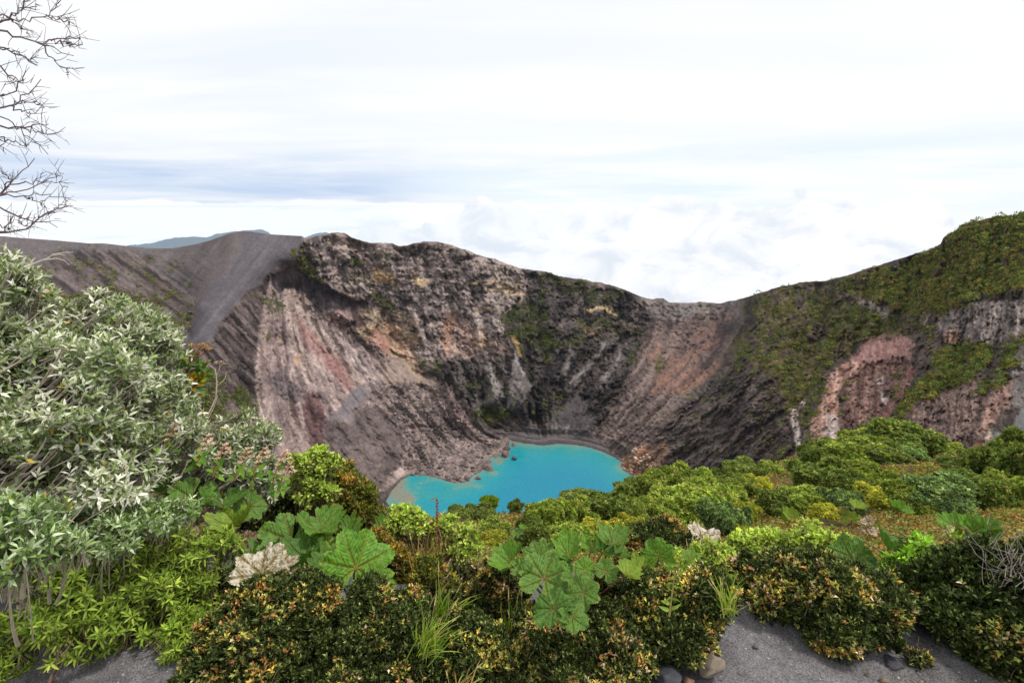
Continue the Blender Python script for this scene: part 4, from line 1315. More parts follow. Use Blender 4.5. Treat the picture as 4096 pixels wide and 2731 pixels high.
# ------------------------------------------------------------------ rounded bushes of the slope
def blob_points(blobs, n, rng, depth=0.25, zmin=-0.25, lump=0.16):
    """points near the skin of a union of ellipsoids; returns positions and outward directions"""
    B = np.array([b[:3] for b in blobs], float)
    Rr = np.array([b[3:6] for b in blobs], float)
    area = (Rr[:, 0] * Rr[:, 1] + Rr[:, 0] * Rr[:, 2] + Rr[:, 1] * Rr[:, 2])
    bi = rng.choice(len(B), n * 2, p=area / area.sum())
    d = rand_dirs(n * 2, rng)
    d[:, 2] = np.where(d[:, 2] < zmin, -d[:, 2], d[:, 2])
    ln = 1 + lump * 2 * (fbm(d[:, 0] * 2.6 + bi * 3.1, d[:, 1] * 2.6 + d[:, 2] * 3.3, 77, 3) - 0.5)
    dep = 1 - depth * rng.random(n * 2) ** 1.6
    p = B[bi] + d * Rr[bi] * (ln * dep)[:, None]
    inside = np.zeros(n * 2, bool)
    for j in range(len(B)):
        q = (((p - B[j]) / Rr[j]) ** 2).sum(1)
        inside |= (q < (1 - depth) ** 2 * 0.8) & (bi != j)
    p, d = p[~inside][:n], d[~inside][:n]
    return p, unit(d / 1.0)


def bush_proto(seed, cols, wts, n=4200, leafL=0.06, k=6, up=0.55):
    """unit bush: about 1 wide, base at z=0"""
    rng = np.random.default_rng(seed)
    bl = [(0, 0, 0.26, 0.36, 0.34, 0.28)]
    for _ in range(16):
        a = rng.random() * 6.28
        r = 0.12 + 0.30 * rng.random()
        s_ = 0.08 + 0.10 * rng.random()
        bl.append((math.cos(a) * r, math.sin(a) * r, 0.20 + 0.32 * rng.random() * (1.15 - r), s_, s_, s_ * 0.9))
    p, d = blob_points(bl, n, rng, 0.4, -0.5, 0.3)
    ax = unit(d + np.array([0, 0, up]) + 0.25 * rng.normal(size=d.shape))
    col = pick(cols, n, 1, rng, wts, 0.18)
    p = p[:n]
    n = len(p)
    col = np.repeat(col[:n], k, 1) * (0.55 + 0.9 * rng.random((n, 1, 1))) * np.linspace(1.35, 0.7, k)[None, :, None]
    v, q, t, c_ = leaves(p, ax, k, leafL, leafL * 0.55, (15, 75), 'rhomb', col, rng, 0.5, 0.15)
    fol = new_mesh('foliage', v, q, M_LEAF, c_)
    m = 26
    a = rng.random(m) * 6.28
    p0 = np.stack([0.06 * np.cos(a), 0.06 * np.sin(a), np.full(m, -0.12)], 1)
    p2 = p[rng.choice(len(p), m)] * 0.9
    p1 = (p0 + p2) / 2 + np.array([0, 0, -0.06]) + rng.normal(size=(m, 3)) * 0.03
    v, q = tubes(bez(p0, p1, p2, 5), 0.014, 0.004, 5)
    stm = new_mesh('stems', v, q, M_BARK, np.broadcast_to(lin((96, 84, 70)), v.shape))
    return fol, stm


G_OL = ([(122, 142, 56), (146, 158, 68), (100, 120, 50), (156, 154, 84)], [4, 4, 3, 2])
G_DK = ([(98, 114, 54), (118, 130, 60), (80, 96, 48), (138, 142, 72)], [4, 4, 3, 2])
G_BL = ([(104, 126, 76), (124, 144, 84), (88, 108, 66), (142, 156, 96)], [4, 4, 3, 2])
G_YL = ([(160, 164, 60), (184, 178, 70), (138, 150, 56), (170, 150, 64)], [4, 4, 3, 2])
PROTO = {'ol': [bush_proto(1, *G_OL), bush_proto(2, *G_OL)], 'dk': [bush_proto(3, *G_DK), bush_proto(4, *G_DK)],
         'bl': [bush_proto(5, *G_BL)], 'yl': [bush_proto(6, *G_YL)]}


def c6(a, b): return 300 + a / 6.72, 450 + b / 6.72
def c7(a, b): return 625 + a / 5.895, 425 + b / 5.895


GRP = 'rounded bushes on the slope below the rim'
BUSH = [  # crop, cx, cy, w, h, kind, label
    (7, 260, 385, 330, 220, 'ol', 'big domed olive bush standing against the right corner of the lake'),
    (7, 480, 440, 340, 200, 'ol', 'broad olive bush right of the big domed one beside the lake'),
    (7, 70, 400, 170, 150, 'dk', 'dark green bush under the lake shore, left of the big domed olive bush'),
    (7, 550, 312, 140, 90, 'dk', 'small dark round bush at the cliff brink, leftmost of the brink row'),
    (7, 695, 272, 200, 95, 'dk', 'wide flat dark bush at the cliff brink below the dark right wall'),
    (7, 610, 350, 150, 80, 'dk', 'dark bush tucked in front of the brink row of bushes'),
    (7, 690, 385, 190, 110, 'ol', 'olive bush touching the small golden bush on its left side'),
    (7, 795, 360, 120, 90, 'yl', 'small golden yellow bush in the middle of the brink row'),
    (7, 1150, 350, 300, 180, 'dk', 'largest dark bush in the middle of the right slope'),
    (7, 1420, 315, 190, 120, 'ol', 'olive bush against the right flank of the largest dark bush'),
    (7, 1320, 390, 200, 140, 'dk', 'dark bush in front of the largest dark bush, lower right of it'),
    (7, 1075, 465, 240, 130, 'ol', 'low wide olive bush below the largest dark bush'),
    (7, 900, 480, 190, 120, 'dk', 'dark bush left of the low wide olive one in mid slope'),
    (7, 1255, 470, 190, 130, 'bl', 'bluish green round bush beside the brown heath in mid slope'),
    (7, 1170, 525, 130, 90, 'yl', 'small yellow green bush at the foot of the bluish round bush'),
    (7, 590, 570, 230, 190, 'bl', 'bluish green bush at the near edge, in front of the olive thicket'),
    (7, 690, 640, 70, 80, 'yl', 'tiny bright yellow sprig of a bush beside the near bluish bush'),
    (7, 350, 490, 350, 190, 'ol', 'yellowish olive bush in the heart of the lakeside thicket'),
    (7, 130, 530, 260, 170, 'ol', 'olive bush at the near left of the lakeside thicket'),
    (7, 50, 610, 160, 120, 'yl', 'yellow green bush in front of the thicket, left of the near bluish bush'),
    (7, 700, 530, 150, 120, 'yl', 'yellowish bush between the thicket and the near bluish bush'),
    (7, 1220, 150, 180, 100, 'dk', 'dark flat bush at the left end of the knoll top'),
    (7, 1340, 180, 240, 120, 'ol', 'wide olive bush on the knoll in front of its summit'),
    (7, 1450, 125, 250, 120, 'ol', 'long olive bush along the knoll summit'),
    (7, 1620, 105, 280, 150, 'dk', 'tallest dark bush crowning the knoll'),
    (7, 1090, 185, 140, 90, 'dk', 'small dark bush below the left end of the knoll'),
    (7, 1520, 190, 200, 90, 'dk', 'low dark bush under the tallest bush of the knoll'),
    (7, 1690, 180, 120, 70, 'bl', 'bluish bush right below the tallest bush of the knoll'),
    (7, 1870, 140, 120, 55, 'ol', 'small flat bush at the right end of the knoll'),
    (7, 2270, 300, 270, 250, 'dk', 'tall leafy bush at the right edge of the picture'),
    (7, 2190, 420, 220, 130, 'ol', 'olive bush at the foot of the tall bush on the right edge'),
    (7, 2060, 425, 260, 150, 'dk', 'broad dark bush left of the tall bush on the right edge'),
    (7, 1860, 455, 280, 150, 'bl', 'broad bluish bush in the row below the knoll'),
    (7, 1690, 455, 220, 140, 'ol', 'olive bush left of the broad bluish bush below the knoll'),
    (7, 1530, 450, 200, 100, 'yl', 'yellow green bush at the left end of the row below the knoll'),
    (7, 2330, 420, 130, 130, 'ol', 'olive bush cut by the right edge of the picture'),
    (7, 2150, 240, 200, 90, 'dk', 'dark bush behind the tall bush on the right edge'),
    (7, 1980, 260, 170, 60, 'dk', 'low dark bush on the heath under the right end of the knoll'),
    (7, 860, 265, 120, 60, 'ol', 'small olive bush at the right end of the brink row'),
    (7, 1010, 250, 110, 50, 'ol', 'low olive bush beyond the brink row, towards the knoll'),
    (6, 1450, 375, 100, 70, 'dk', 'small dark round bush alone against the lake water'),
    (6, 1660, 480, 300, 260, 'ol', 'tall round olive bush right of the gap onto the lake'),
    (6, 1850, 470, 280, 230, 'ol', 'yellowish round bush in the middle of the near thicket'),
    (6, 1560, 590, 280, 200, 'dk', 'dark bush at the near left foot of the thicket'),
    (6, 2110, 420, 330, 260, 'dk', 'dark green dome in the right half of the near thicket'),
    (6, 1910, 320, 260, 80, 'dk', 'long dark bush along the lake side of the near thicket'),
    (6, 2230, 270, 220, 90, 'dk', 'dark bush at the lake shore behind the near thicket'),
    (6, 1800, 600, 260, 160, 'ol', 'olive bush above the big umbrella leaves in the middle'),
    (6, 2010, 560, 240, 160, 'yl', 'pale yellow green bush behind the big umbrella leaves'),
    (6, 1060, 435, 180, 80, 'dk', 'left half of the dark hedge of bushes under the lake'),
    (6, 1200, 425, 200, 90, 'dk', 'right half of the dark hedge, beneath the little flat topped tree'),
    (6, 660, 420, 130, 60, 'dk', 'dark bush at the left corner of the lake'),
    (6, 1280, 540, 220, 120, 'ol', 'low olive bush in the hollow left of the near thicket'),
    (6, 1290, 600, 170, 100, 'yl', 'yellow green bush in the hollow below the dark hedge'),
]
for i, (cr, bx, by, bw, bh, kd, lab) in enumerate(BUSH):
    fx, sc_ = (c6, 6.72) if cr == 6 else (c7, 5.895)
    px_, py_ = fx(bx, by)
    w_, h_ = bw / sc_, bh / sc_
    pb = py_ + h_ * 0.5
    pe = float(np.interp(px_, EDGE[:, 0], EDGE[:, 1]))
    Rb = float(Rg(px_, max(pb, pe + 0.5)))
    base = pt(px_, pb, Rb)
    gz = ground_pt(px_, max(pb, pe + 0.5))
    if pb > pe:
        base = gz
    slant = np.linalg.norm(base)
    W_ = w_ * slant / F
    H_ = h_ * slant / F
    pr = PROTO[kd][i % len(PROTO[kd])]
    t = thing('bush', base, lab, 'bush', GRP)
    t.rotation_euler = (0, 0, i * 2.1)
    hz_ = max(H_ / 0.56, W_ * 0.45)
    t.scale = (W_ * 1.12, W_ * 1.12, hz_)
    for nm, mesh_ in (('foliage', pr[0]), ('stems', pr[1])):
        c_ = obj(nm, mesh_, t)
        tv = 0.98 + 0.45 * ((i * 37) % 10) / 10
        c_.color = (tv, tv, tv, 1)

# little flat-topped tree at the brink
rng = np.random.default_rng(88)
base = pt(489, 509, Rg(489, 516))
sl = np.linalg.norm(base) / F
t = thing('small_tree', base, 'little bright green tree with flat layered crown against the lake', 'tree')
bl = [(-2, 0, 10.5, 6, 5, 1.6), (3, 1, 8.6, 6.5, 5, 1.6), (-1, 0, 6, 5, 4, 1.5), (4, 0, 5, 4, 4, 1.4), (2, 0, 12, 4, 3.5, 1.2)]
p_, d_ = blob_points(bl, 900, rng, 0.4, -0.4)
p_ = p_ * sl
col = pick([(120, 150, 30), (150, 172, 40), (96, 128, 30)], len(p_), 5, rng, None, 0.15)
v, q, tt, c_ = leaves(p_, unit(d_ + np.array([0, 0, 0.6])), 5, 2.2 * sl, 1.2 * sl, (15, 75), 'rhomb', col, rng, 0.5)
obj('crown', new_mesh('crown', v, q, M_LEAF, c_), t)
p0 = np.zeros((6, 3)); p0[:, 2] = -4 * sl
p2 = np.array([b[:3] for b in bl] + [(0, 0, 9)]) * sl
v, q = tubes(bez(p0, (p0 + p2) / 2 + np.array([0, 0, 1.5 * sl]), p2, 6), 0.8 * sl, 0.25 * sl, 6)
obj('trunk', new_mesh('trunk', v, q, M_BARK, np.broadcast_to(lin((90, 80, 66)), v.shape)), t)
# ------------------------------------------------------------------ foreground shrubs
def c5(*P): return [(a / 6.083, 425 + b / 6.083) for a, b in P]
def c8(*P): return [(a / 6.273, b / 6.273) for a, b in P]


GS = 1.28


def slant_pt(px, py, d):
    a, b, c_ = ray(px, py)
    d = np.asarray(d) * GS
    n_ = np.sqrt(1 + np.asarray(c_) ** 2)
    return np.stack([a * d / n_, b * d / n_, c_ * d / n_], -1)


# leaf length px, width ratio, leaves per tip, spread, tip spacing px, layers, shape, colours, weights, tip colours, tip weights, share of coloured tips
KIND = {
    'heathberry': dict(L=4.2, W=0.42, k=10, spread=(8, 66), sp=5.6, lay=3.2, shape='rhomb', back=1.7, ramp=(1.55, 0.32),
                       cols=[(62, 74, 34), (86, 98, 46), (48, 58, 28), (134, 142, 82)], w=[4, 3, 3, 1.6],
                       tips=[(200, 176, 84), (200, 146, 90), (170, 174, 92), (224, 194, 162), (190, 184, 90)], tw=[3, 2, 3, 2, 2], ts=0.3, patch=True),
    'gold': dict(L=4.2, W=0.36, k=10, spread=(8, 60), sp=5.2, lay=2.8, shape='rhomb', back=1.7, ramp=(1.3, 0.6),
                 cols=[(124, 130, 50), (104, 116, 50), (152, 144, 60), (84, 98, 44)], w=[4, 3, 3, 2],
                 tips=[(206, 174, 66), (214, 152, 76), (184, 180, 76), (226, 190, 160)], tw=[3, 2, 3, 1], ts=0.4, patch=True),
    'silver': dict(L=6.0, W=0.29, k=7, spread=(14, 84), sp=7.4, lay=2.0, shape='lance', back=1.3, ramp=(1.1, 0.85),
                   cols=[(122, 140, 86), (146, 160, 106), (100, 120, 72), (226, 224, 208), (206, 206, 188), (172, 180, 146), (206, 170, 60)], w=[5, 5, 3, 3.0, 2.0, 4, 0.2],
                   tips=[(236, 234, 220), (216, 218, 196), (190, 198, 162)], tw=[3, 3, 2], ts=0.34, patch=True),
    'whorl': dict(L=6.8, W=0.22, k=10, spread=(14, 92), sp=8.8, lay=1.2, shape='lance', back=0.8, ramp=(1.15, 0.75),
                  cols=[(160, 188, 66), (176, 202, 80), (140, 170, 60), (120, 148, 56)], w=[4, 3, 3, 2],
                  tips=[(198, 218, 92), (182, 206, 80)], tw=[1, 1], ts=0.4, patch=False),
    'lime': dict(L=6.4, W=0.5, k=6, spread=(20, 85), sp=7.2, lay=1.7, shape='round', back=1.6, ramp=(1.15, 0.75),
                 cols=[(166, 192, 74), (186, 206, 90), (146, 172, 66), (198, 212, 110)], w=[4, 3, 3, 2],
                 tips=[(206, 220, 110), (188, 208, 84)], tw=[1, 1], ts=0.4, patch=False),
}


M_LEAFD = leaf_mat('small_leaf', 0.5, 0.10, 0.2)


def fg_shrub(name, label, cat, kind, dist, blobs, group=None, tint=(1, 1, 1), seed=0, lean=(0, 0, 0.7), stems=40, stemcol=(96, 82, 68), tipw=None, scale=1.0, stem_from=None, base_py=None, ts=None, sp=1.0, bare=0.0):
    """blobs: (px, py, rx, ry[, distance]) read as ellipsoids at a real distance"""
    K = KIND[kind]
    rng = np.random.default_rng(1000 + seed)
    B = []
    zf = 1.0
    if kind != 'silver':                             # stand it on the ground where its foot shows
        bot = base_py or min(max(b[1] + b[3] * 0.9 for b in blobs), 740)
        zf = float(np.linalg.norm(ground_pt(float(np.mean([b[0] for b in blobs])), bot))) / (dist * GS)
    dist = dist * zf
    for b in blobs:
        d = b[4] * zf if len(b) > 4 else dist
        c_ = slant_pt(b[0], b[1], d)
        s_ = d * GS / F
        sh_ = 0.97 if kind == 'silver' else 0.90
        B.append((c_[0], c_[1], c_[2], b[2] * s_ * sh_, 0.5 * (b[2] + b[3]) * s_ * sh_, b[3] * s_ * sh_))
    B0 = np.array(B)
    B = []
    for b in B0:                                     # break every mass into irregular lobes
        B.append(np.concatenate([b[:3], b[3:] * 0.74]))
        for _ in range(10):
            d_ = rand_dirs(1, rng)[0]
            f_ = 0.18 + 0.30 * rng.random()
            B.append(np.concatenate([b[:3] + d_ * b[3:] * (1.06 - f_ * 0.85), b[3:] * f_]))
    B = np.array(B)
    mx = float(np.mean([b[0] for b in blobs]))
    by = base_py if base_py else max(b[1] + b[3] * 0.8 for b in blobs)
    c0 = B[:, :3].mean(0)
    # foot of the shrub: straight below its middle, on the ground
    hr = math.hypot(c0[0], c0[1])
    yy_ = np.linspace(430, 1400, 800)
    gpt = ground_pt(np.full(800, mx), yy_)
    gi = int(np.argmin(np.abs(np.hypot(gpt[:, 0], gpt[:, 1]) - hr)))
    base = np.array([c0[0], c0[1], min(gpt[gi][2], c0[2] - 0.05)])
    t = thing(name, base, label, cat, group)
    s_ = dist * GS / F
    L = K['L'] * s_ * scale
    area = sum(4 * math.pi * b[2] * b[3] for b in blobs) * 1.25
    n = int(area / (K['sp'] * sp * scale) ** 2 * K['lay'] * 0.8)
    p, d = blob_points([tuple(b) for b in B], n, rng, 0.5, -0.6, 0.34)
    if bare:                                         # thin places where only stems show
        qn_ = fbm(p[:, 0] / s_ / 34 + seed, p[:, 2] / s_ / 26 + p[:, 1] / s_ / 40, 61 + seed, 3)
        kp = (qn_ > np.quantile(qn_, bare)) | (rng.random(len(p)) < 0.18)
        pall = p
        p, d = p[kp], d[kp]
    else:
        pall = p
    n = len(p)
    ax = unit(d * 0.8 + np.array(lean) + 0.3 * rng.normal(size=d.shape))
    k = K['k']
    col = pick(K['cols'], n, k, rng, K['w'], 0.16)
    tip = pick(K['tips'], n, 1, rng, tipw or K['tw'], 0.15)
    tshare = K['ts'] if ts is None else ts
    q = p / s_
    if K['patch']:
        pn_ = fbm(q[:, 0] / 16 + seed * 3.3, q[:, 2] / 16 + q[:, 1] / 20, 31 + seed, 3)
        istip = (pn_ + 0.25 * rng.random(n)) > np.quantile(pn_ + 0.12, 1 - tshare)
    else:
        istip = rng.random(n) < tshare
    upn = sstep(d[:, 2], -0.3, 0.6)
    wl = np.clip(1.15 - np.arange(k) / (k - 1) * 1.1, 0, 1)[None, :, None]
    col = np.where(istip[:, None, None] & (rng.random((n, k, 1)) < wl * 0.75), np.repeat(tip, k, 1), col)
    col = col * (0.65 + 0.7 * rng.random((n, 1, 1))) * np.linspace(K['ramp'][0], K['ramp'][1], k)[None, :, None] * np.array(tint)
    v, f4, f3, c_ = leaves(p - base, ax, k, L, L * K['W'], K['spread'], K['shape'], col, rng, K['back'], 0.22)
    lf_mat = M_LEAFD if kind in ('heathberry', 'gold') else M_LEAF
    fs = [f4] + ([f3] if len(f3) else [])
    obj('foliage', new_mesh('foliage', v, fs, lf_mat, c_), t)
    # stems
    m = stems
    e = p[rng.choice(n, m)]
    if stem_from is not None:
        off = np.array(stem_from)
        e = pall[rng.choice(len(pall), m)]
        e = e - unit(e) * L * 1.1
        p0 = e + off * (0.5 + 0.9 * rng.random((m, 1))) + rng.normal(size=(m, 3)) * 0.05
    else:
        p0 = np.repeat(base[None], m, 0) + rng.normal(size=(m, 3)) * np.array([0.25, 0.25, 0.02]) * (B[:, 3].max())
        p0[:, 2] = base[2] - 0.05
    p1 = p0 * 0.45 + e * 0.55 + rng.normal(size=(m, 3)) * 0.08 * np.linalg.norm(e - p0, axis=1, keepdims=True) - np.array([0, 0, 0.12]) * np.linalg.norm(e - p0, axis=1, keepdims=True)
    sv, sq = tubes(bez(p0, p1, e, 8) - base, (1.2 if kind == 'silver' else 1.0) * s_ * (0.4 + 1.2 * rng.random(m) ** 2), 0.3 * s_, 5)
    sv0, sq0 = sv, sq
    # short twigs carrying the leaves
    m2 = min(n, 1400 if kind in ('silver', 'whorl') else 700)
    ii = rng.choice(n, m2, replace=False)
    e = p[ii]
    back_ = -unit(ax[ii] + 0.5 * rng.normal(size=(m2, 3))) * L * (1.6 + 1.2 * rng.random((m2, 1)))
    if stem_from is not None:
        back_ = back_ * 0.6 + unit(np.array(stem_from)) * L * (1.5 + 2.0 * rng.random((m2, 1)))
    sv, sq = tubes(bez(e + back_, e + back_ * 0.45 + rng.normal(size=(m2, 3)) * L * 0.15, e, 4) - base, 0.42 * s_, 0.22 * s_, 4)
    sv = np.concatenate([sv0, sv])
    obj('stems', new_mesh('stems', sv, [sq0, sq + len(sv0)] if sq0.shape[1] == sq.shape[1] else [sq0], M_BARK, np.broadcast_to(lin(stemcol, 1.0), sv.shape)), t)
    return t


SV = (-0.40, -0.02, -0.30)
fg_shrub('silver_shrub', 'tall silver leaved shrub filling the left edge, grey stems swept right', 'shrub', 'silver', 3.6,
         [(-8, 292, 30, 50), (22, 322, 36, 48), (62, 338, 44, 42), (108, 344, 42, 42), (140, 346, 32, 36), (40, 400, 90, 70, 3.4), (118, 404, 62, 52, 3.45), (158, 392, 30, 38), (10, 470, 80, 60, 3.1), (96, 462, 80, 46, 3.2), (172, 440, 36, 36, 3.5)],
         seed=1, lean=(0.35, -0.1, 0.55), stems=900, stemcol=(182, 168, 154), stem_from=SV, bare=0.46)
fg_shrub('silver_shrub', 'lower silver leaved shrub at the brink, behind the pink flower heads', 'shrub', 'silver', 3.8,
         [(238, 440, 34, 26), (256, 446, 20, 28), (205, 450, 34, 32), (225, 474, 40, 22), (262, 480, 18, 22)],
         seed=2, lean=(0.3, -0.1, 0.6), stems=160, stemcol=(176, 162, 146), stem_from=SV, scale=0.9, bare=0.2)
fg_shrub('silver_shrub', 'broad leaved silver green shrub low in the left corner, its leaves largest and closest', 'shrub', 'silver', 2.1,
         [(2, 548, 28, 36), (38, 550, 28, 26), (16, 520, 34, 26, 2.4), (120, 520, 60, 16, 2.9)],
         seed=3, lean=(0.2, -0.2, 0.6), stems=70, stemcol=(150, 140, 120), stem_from=(-0.15, 0.05, -0.3), scale=1.35, ts=0.05, tint=(0.82, 0.95, 0.74))
fg_shrub('whorled_shrub', 'bright yellow green shrub with star like leaf whorls in the lower left', 'shrub', 'whorl', 2.5,
         [(62, 600, 44, 40), (112, 585, 50, 44), (165, 572, 48, 40), (205, 560, 28, 34), (212, 600, 24, 40), (130, 608, 58, 32), (75, 624, 46, 22), (172, 614, 38, 28)],
         seed=4, lean=(0.1, -0.2, 0.8), stems=200, stemcol=(120, 100, 84), bare=0.25, tint=(0.74, 0.72, 0.80), stem_from=(-0.10, 0.03, -0.22))
fg_shrub('whorled_shrub', 'small spray of yellow green whorls on dark ash, in the bottom left corner', 'shrub', 'whorl', 1.9,
         [(6, 668, 16, 14), (-6, 640, 12, 22)], seed=5, stems=12, stemcol=(120, 104, 84), scale=0.8)
fg_shrub('whorled_shrub', 'few green whorls on low stems at the foot of the big yellow green shrub', 'shrub', 'whorl', 2.2,
         [(178, 642, 14, 18), (188, 628, 16, 16)], seed=6, stems=12, stemcol=(120, 104, 84))

HB = 'heathberry_shrub'
fg_shrub(HB, 'dark heathberry shrub with bright orange crown in front of the dying white leaf', 'shrub', 'heathberry', 2.4,
         [(300, 592, 34, 26), (268, 615, 36, 36), (318, 622, 40, 36), (240, 648, 42, 36), (290, 660, 46, 36), (215, 668, 34, 26)], seed=11, ts=0.28, tipw=[3, 4, 2, 1, 2])
fg_shrub(HB, 'dark heathberry shrub with few coloured tips below the large umbrella leaf', 'shrub', 'heathberry', 2.4,
         [(372, 612, 34, 34), (405, 640, 42, 40), (360, 656, 40, 34), (400, 680, 44, 24), (345, 690, 40, 22)], seed=12, ts=0.12)
fg_shrub(HB, 'upright dark heathberry shrub with orange flecks left of the umbrella leaf cluster', 'shrub', 'heathberry', 2.75,
         [(492, 578, 18, 20), (486, 600, 24, 24), (500, 566, 14, 12)], seed=13, ts=0.36, tipw=[3, 4, 1, 1, 1])
fg_shrub(HB, 'heathberry shrub with yellow sprigs beneath the single dark heart leaf', 'shrub', 'heathberry', 2.45,
         [(476, 632, 28, 26), (465, 655, 36, 28), (500, 660, 34, 34), (478, 684, 40, 20)], seed=14, ts=0.32, tipw=[5, 1, 2, 0, 3])
fg_shrub(HB, 'dark heathberry shrub below the lowest umbrella leaf of the middle cluster', 'shrub', 'heathberry', 2.35,
         [(548, 640, 38, 24), (580, 636, 34, 28), (560, 664, 44, 26), (610, 640, 34, 34)], seed=15, ts=0.28, tipw=[2, 4, 2, 1, 1])
fg_shrub(HB, 'pale flecked heathberry shrub with pinkish white flowers at bottom middle', 'shrub', 'heathberry', 2.05,
         [(520, 678, 34, 22), (575, 676, 38, 24), (628, 672, 26, 28)], seed=16, ts=0.36, tipw=[2, 1, 4, 3, 3], scale=1.05)
fg_shrub(HB, 'rounded dark heathberry shrub behind the tan stone, with yellow tips', 'shrub', 'heathberry', 2.35,
         [(668, 592, 42, 28), (700, 606, 36, 34), (640, 616, 40, 40), (690, 632, 34, 28), (650, 648, 38, 26)], seed=17, ts=0.24, tipw=[5, 2, 2, 1, 3])
fg_shrub(HB, 'low brown tipped heathberry shrub in front of the white dried leaf', 'shrub', 'heathberry', 3.4,
         [(655, 538, 36, 18), (636, 550, 24, 20), (668, 548, 24, 14)], seed=18, ts=0.35, tipw=[2, 4, 1, 0, 1], scale=0.85)
fg_shrub(HB, 'wide heathberry shrub full of orange and cream tips beside the bare ash', 'shrub', 'heathberry', 2.45,
         [(768, 578, 34, 24), (800, 574, 40, 26), (845, 592, 46, 30), (802, 602, 42, 30), (876, 612, 30, 24), (834, 618, 42, 22)], seed=19, ts=0.38, tipw=[4, 3, 3, 2, 4])
fg_shrub(HB, 'very dark heathberry shrub filling the lower right corner', 'shrub', 'heathberry', 2.3,
         [(950, 590, 34, 24), (985, 602, 44, 40), (1024, 600, 40, 46), (958, 618, 34, 30), (1000, 626, 46, 30), (1040, 632, 40, 34)], seed=20, ts=0.07, tint=(0.85, 0.9, 0.85))
fg_shrub(HB, 'dark heathberry shrub wedged between the cream tipped one and the right corner', 'shrub', 'heathberry', 2.8,
         [(915, 592, 30, 18), (930, 606, 24, 22), (896, 586, 20, 14)], seed=21, ts=0.12)
fg_shrub(HB, 'little orange heathberry shrub among silver leaves at the left', 'shrub', 'heathberry', 2.9,
         [(64, 538, 18, 12), (92, 546, 30, 18), (130, 540, 22, 14)], seed=22, ts=0.4, tipw=[2, 5, 1, 1, 1])
fg_shrub(HB, 'small heathberry sprig alone on the grey gravel at the lower right', 'shrub', 'heathberry', 1.95,
         [(918, 660, 10, 7)], seed=23, stems=10, ts=0.4)
fg_shrub(HB, 'dark heathberry shrub squeezed between the two umbrella leaf clusters', 'shrub', 'heathberry', 2.75,
         [(440, 645, 24, 24), (430, 668, 30, 24), (526, 632, 18, 20)], seed=24, ts=0.15)
fg_shrub(HB, 'dark heathberry shrub right of the umbrella leaf cluster, below pale leaves', 'shrub', 'heathberry', 2.75,
         [(618, 596, 30, 24), (640, 584, 24, 16), (600, 612, 26, 22)], seed=25, ts=0.12)
fg_shrub(HB, 'dark heathberry shrub in the gap under the single heart shaped leaf', 'shrub', 'heathberry', 2.8,
         [(440, 608, 26, 18), (412, 600, 18, 14), (462, 610, 20, 18), (478, 592, 16, 18)], seed=26, ts=0.10)
fg_shrub(HB, 'dark heathberry shrub at the foot of the middle umbrella plant', 'shrub', 'heathberry', 2.8,
         [(520, 612, 20, 20), (545, 622, 30, 14), (585, 618, 26, 14)], seed=27, ts=0.16)
fg_shrub(HB, 'dark heathberry shrub between the dying white leaf and the star whorled shrub', 'shrub', 'heathberry', 2.8,
         [(240, 600, 18, 18), (236, 575, 12, 14)], seed=28, ts=0.12)
fg_shrub(HB, 'dark heathberry shrub in the shade behind the withered brown leaves', 'shrub', 'heathberry', 3.3,
         [(258, 520, 22, 12), (232, 512, 20, 12), (280, 508, 18, 16), (284, 530, 20, 12)], seed=29, ts=0.06, tint=(0.8, 0.9, 0.8))
fg_shrub(HB, 'little dark heathberry shrub right behind the bleached upright stick', 'shrub', 'heathberry', 2.8,
         [(462, 574, 18, 12), (452, 582, 14, 12)], seed=51, ts=0.2)
fg_shrub(HB, 'little dark heathberry shrub touching the left side of the middle umbrella plant', 'shrub', 'heathberry', 2.8,
         [(508, 580, 14, 15), (516, 590, 14, 12)], seed=52, ts=0.15)
fg_shrub('golden_heath', 'golden heath shrub at the brink under the pink rock wall, speckled with pale flowers', 'shrub', 'gold', 3.7,
         [(330, 474, 26, 24), (348, 490, 22, 28), (362, 508, 20, 26), (340, 512, 30, 26), (372, 524, 18, 22)], seed=31, ts=0.32)
fg_shrub('golden_heath', 'dark golden heath shrub behind the large umbrella leaf', 'shrub', 'gold', 3.3,
         [(392, 560, 18, 22), (380, 545, 18, 18), (410, 566, 16, 16)], seed=32, ts=0.4, tint=(0.95, 0.85, 0.8))
fg_shrub('golden_heath', 'pale golden heath clump under the red dock spike', 'shrub', 'gold', 3.2,
         [(432, 575, 22, 22), (450, 590, 18, 20)], seed=33, ts=0.25, tint=(0.8, 0.8, 0.8))
LM = 'lime_shrub'
fg_shrub(LM, 'bright lime shrub at the brink left of the golden heath', 'shrub', 'lime', 3.6,
         [(310, 462, 20, 12), (300, 474, 16, 14), (320, 474, 15, 15), (306, 490, 18, 14), (292, 458, 8, 6), (330, 460, 10, 8), (318, 450, 9, 6), (298, 484, 10, 10), (326, 488, 12, 10)], seed=41, scale=0.75, stems=70, base_py=548, bare=0.3)
fg_shrub(LM, 'straggly lime shrub with bare stems and red leaves around the dock spike', 'shrub', 'lime', 3.3,
         [(412, 520, 22, 14), (440, 522, 18, 12), (462, 538, 18, 20), (470, 550, 12, 18), (396, 524, 12, 12)], seed=42, scale=0.75, stems=120, stemcol=(140, 118, 96), tint=(0.92, 0.92, 0.9))
fg_shrub(LM, 'long lime hedge of small leaves behind the cream tipped shrub', 'shrub', 'lime', 3.5,
         [(752, 548, 22, 14), (776, 542, 22, 14), (806, 538, 22, 16), (828, 545, 24, 14), (760, 558, 26, 12)], seed=43, scale=0.8, stems=90, stemcol=(150, 130, 106))
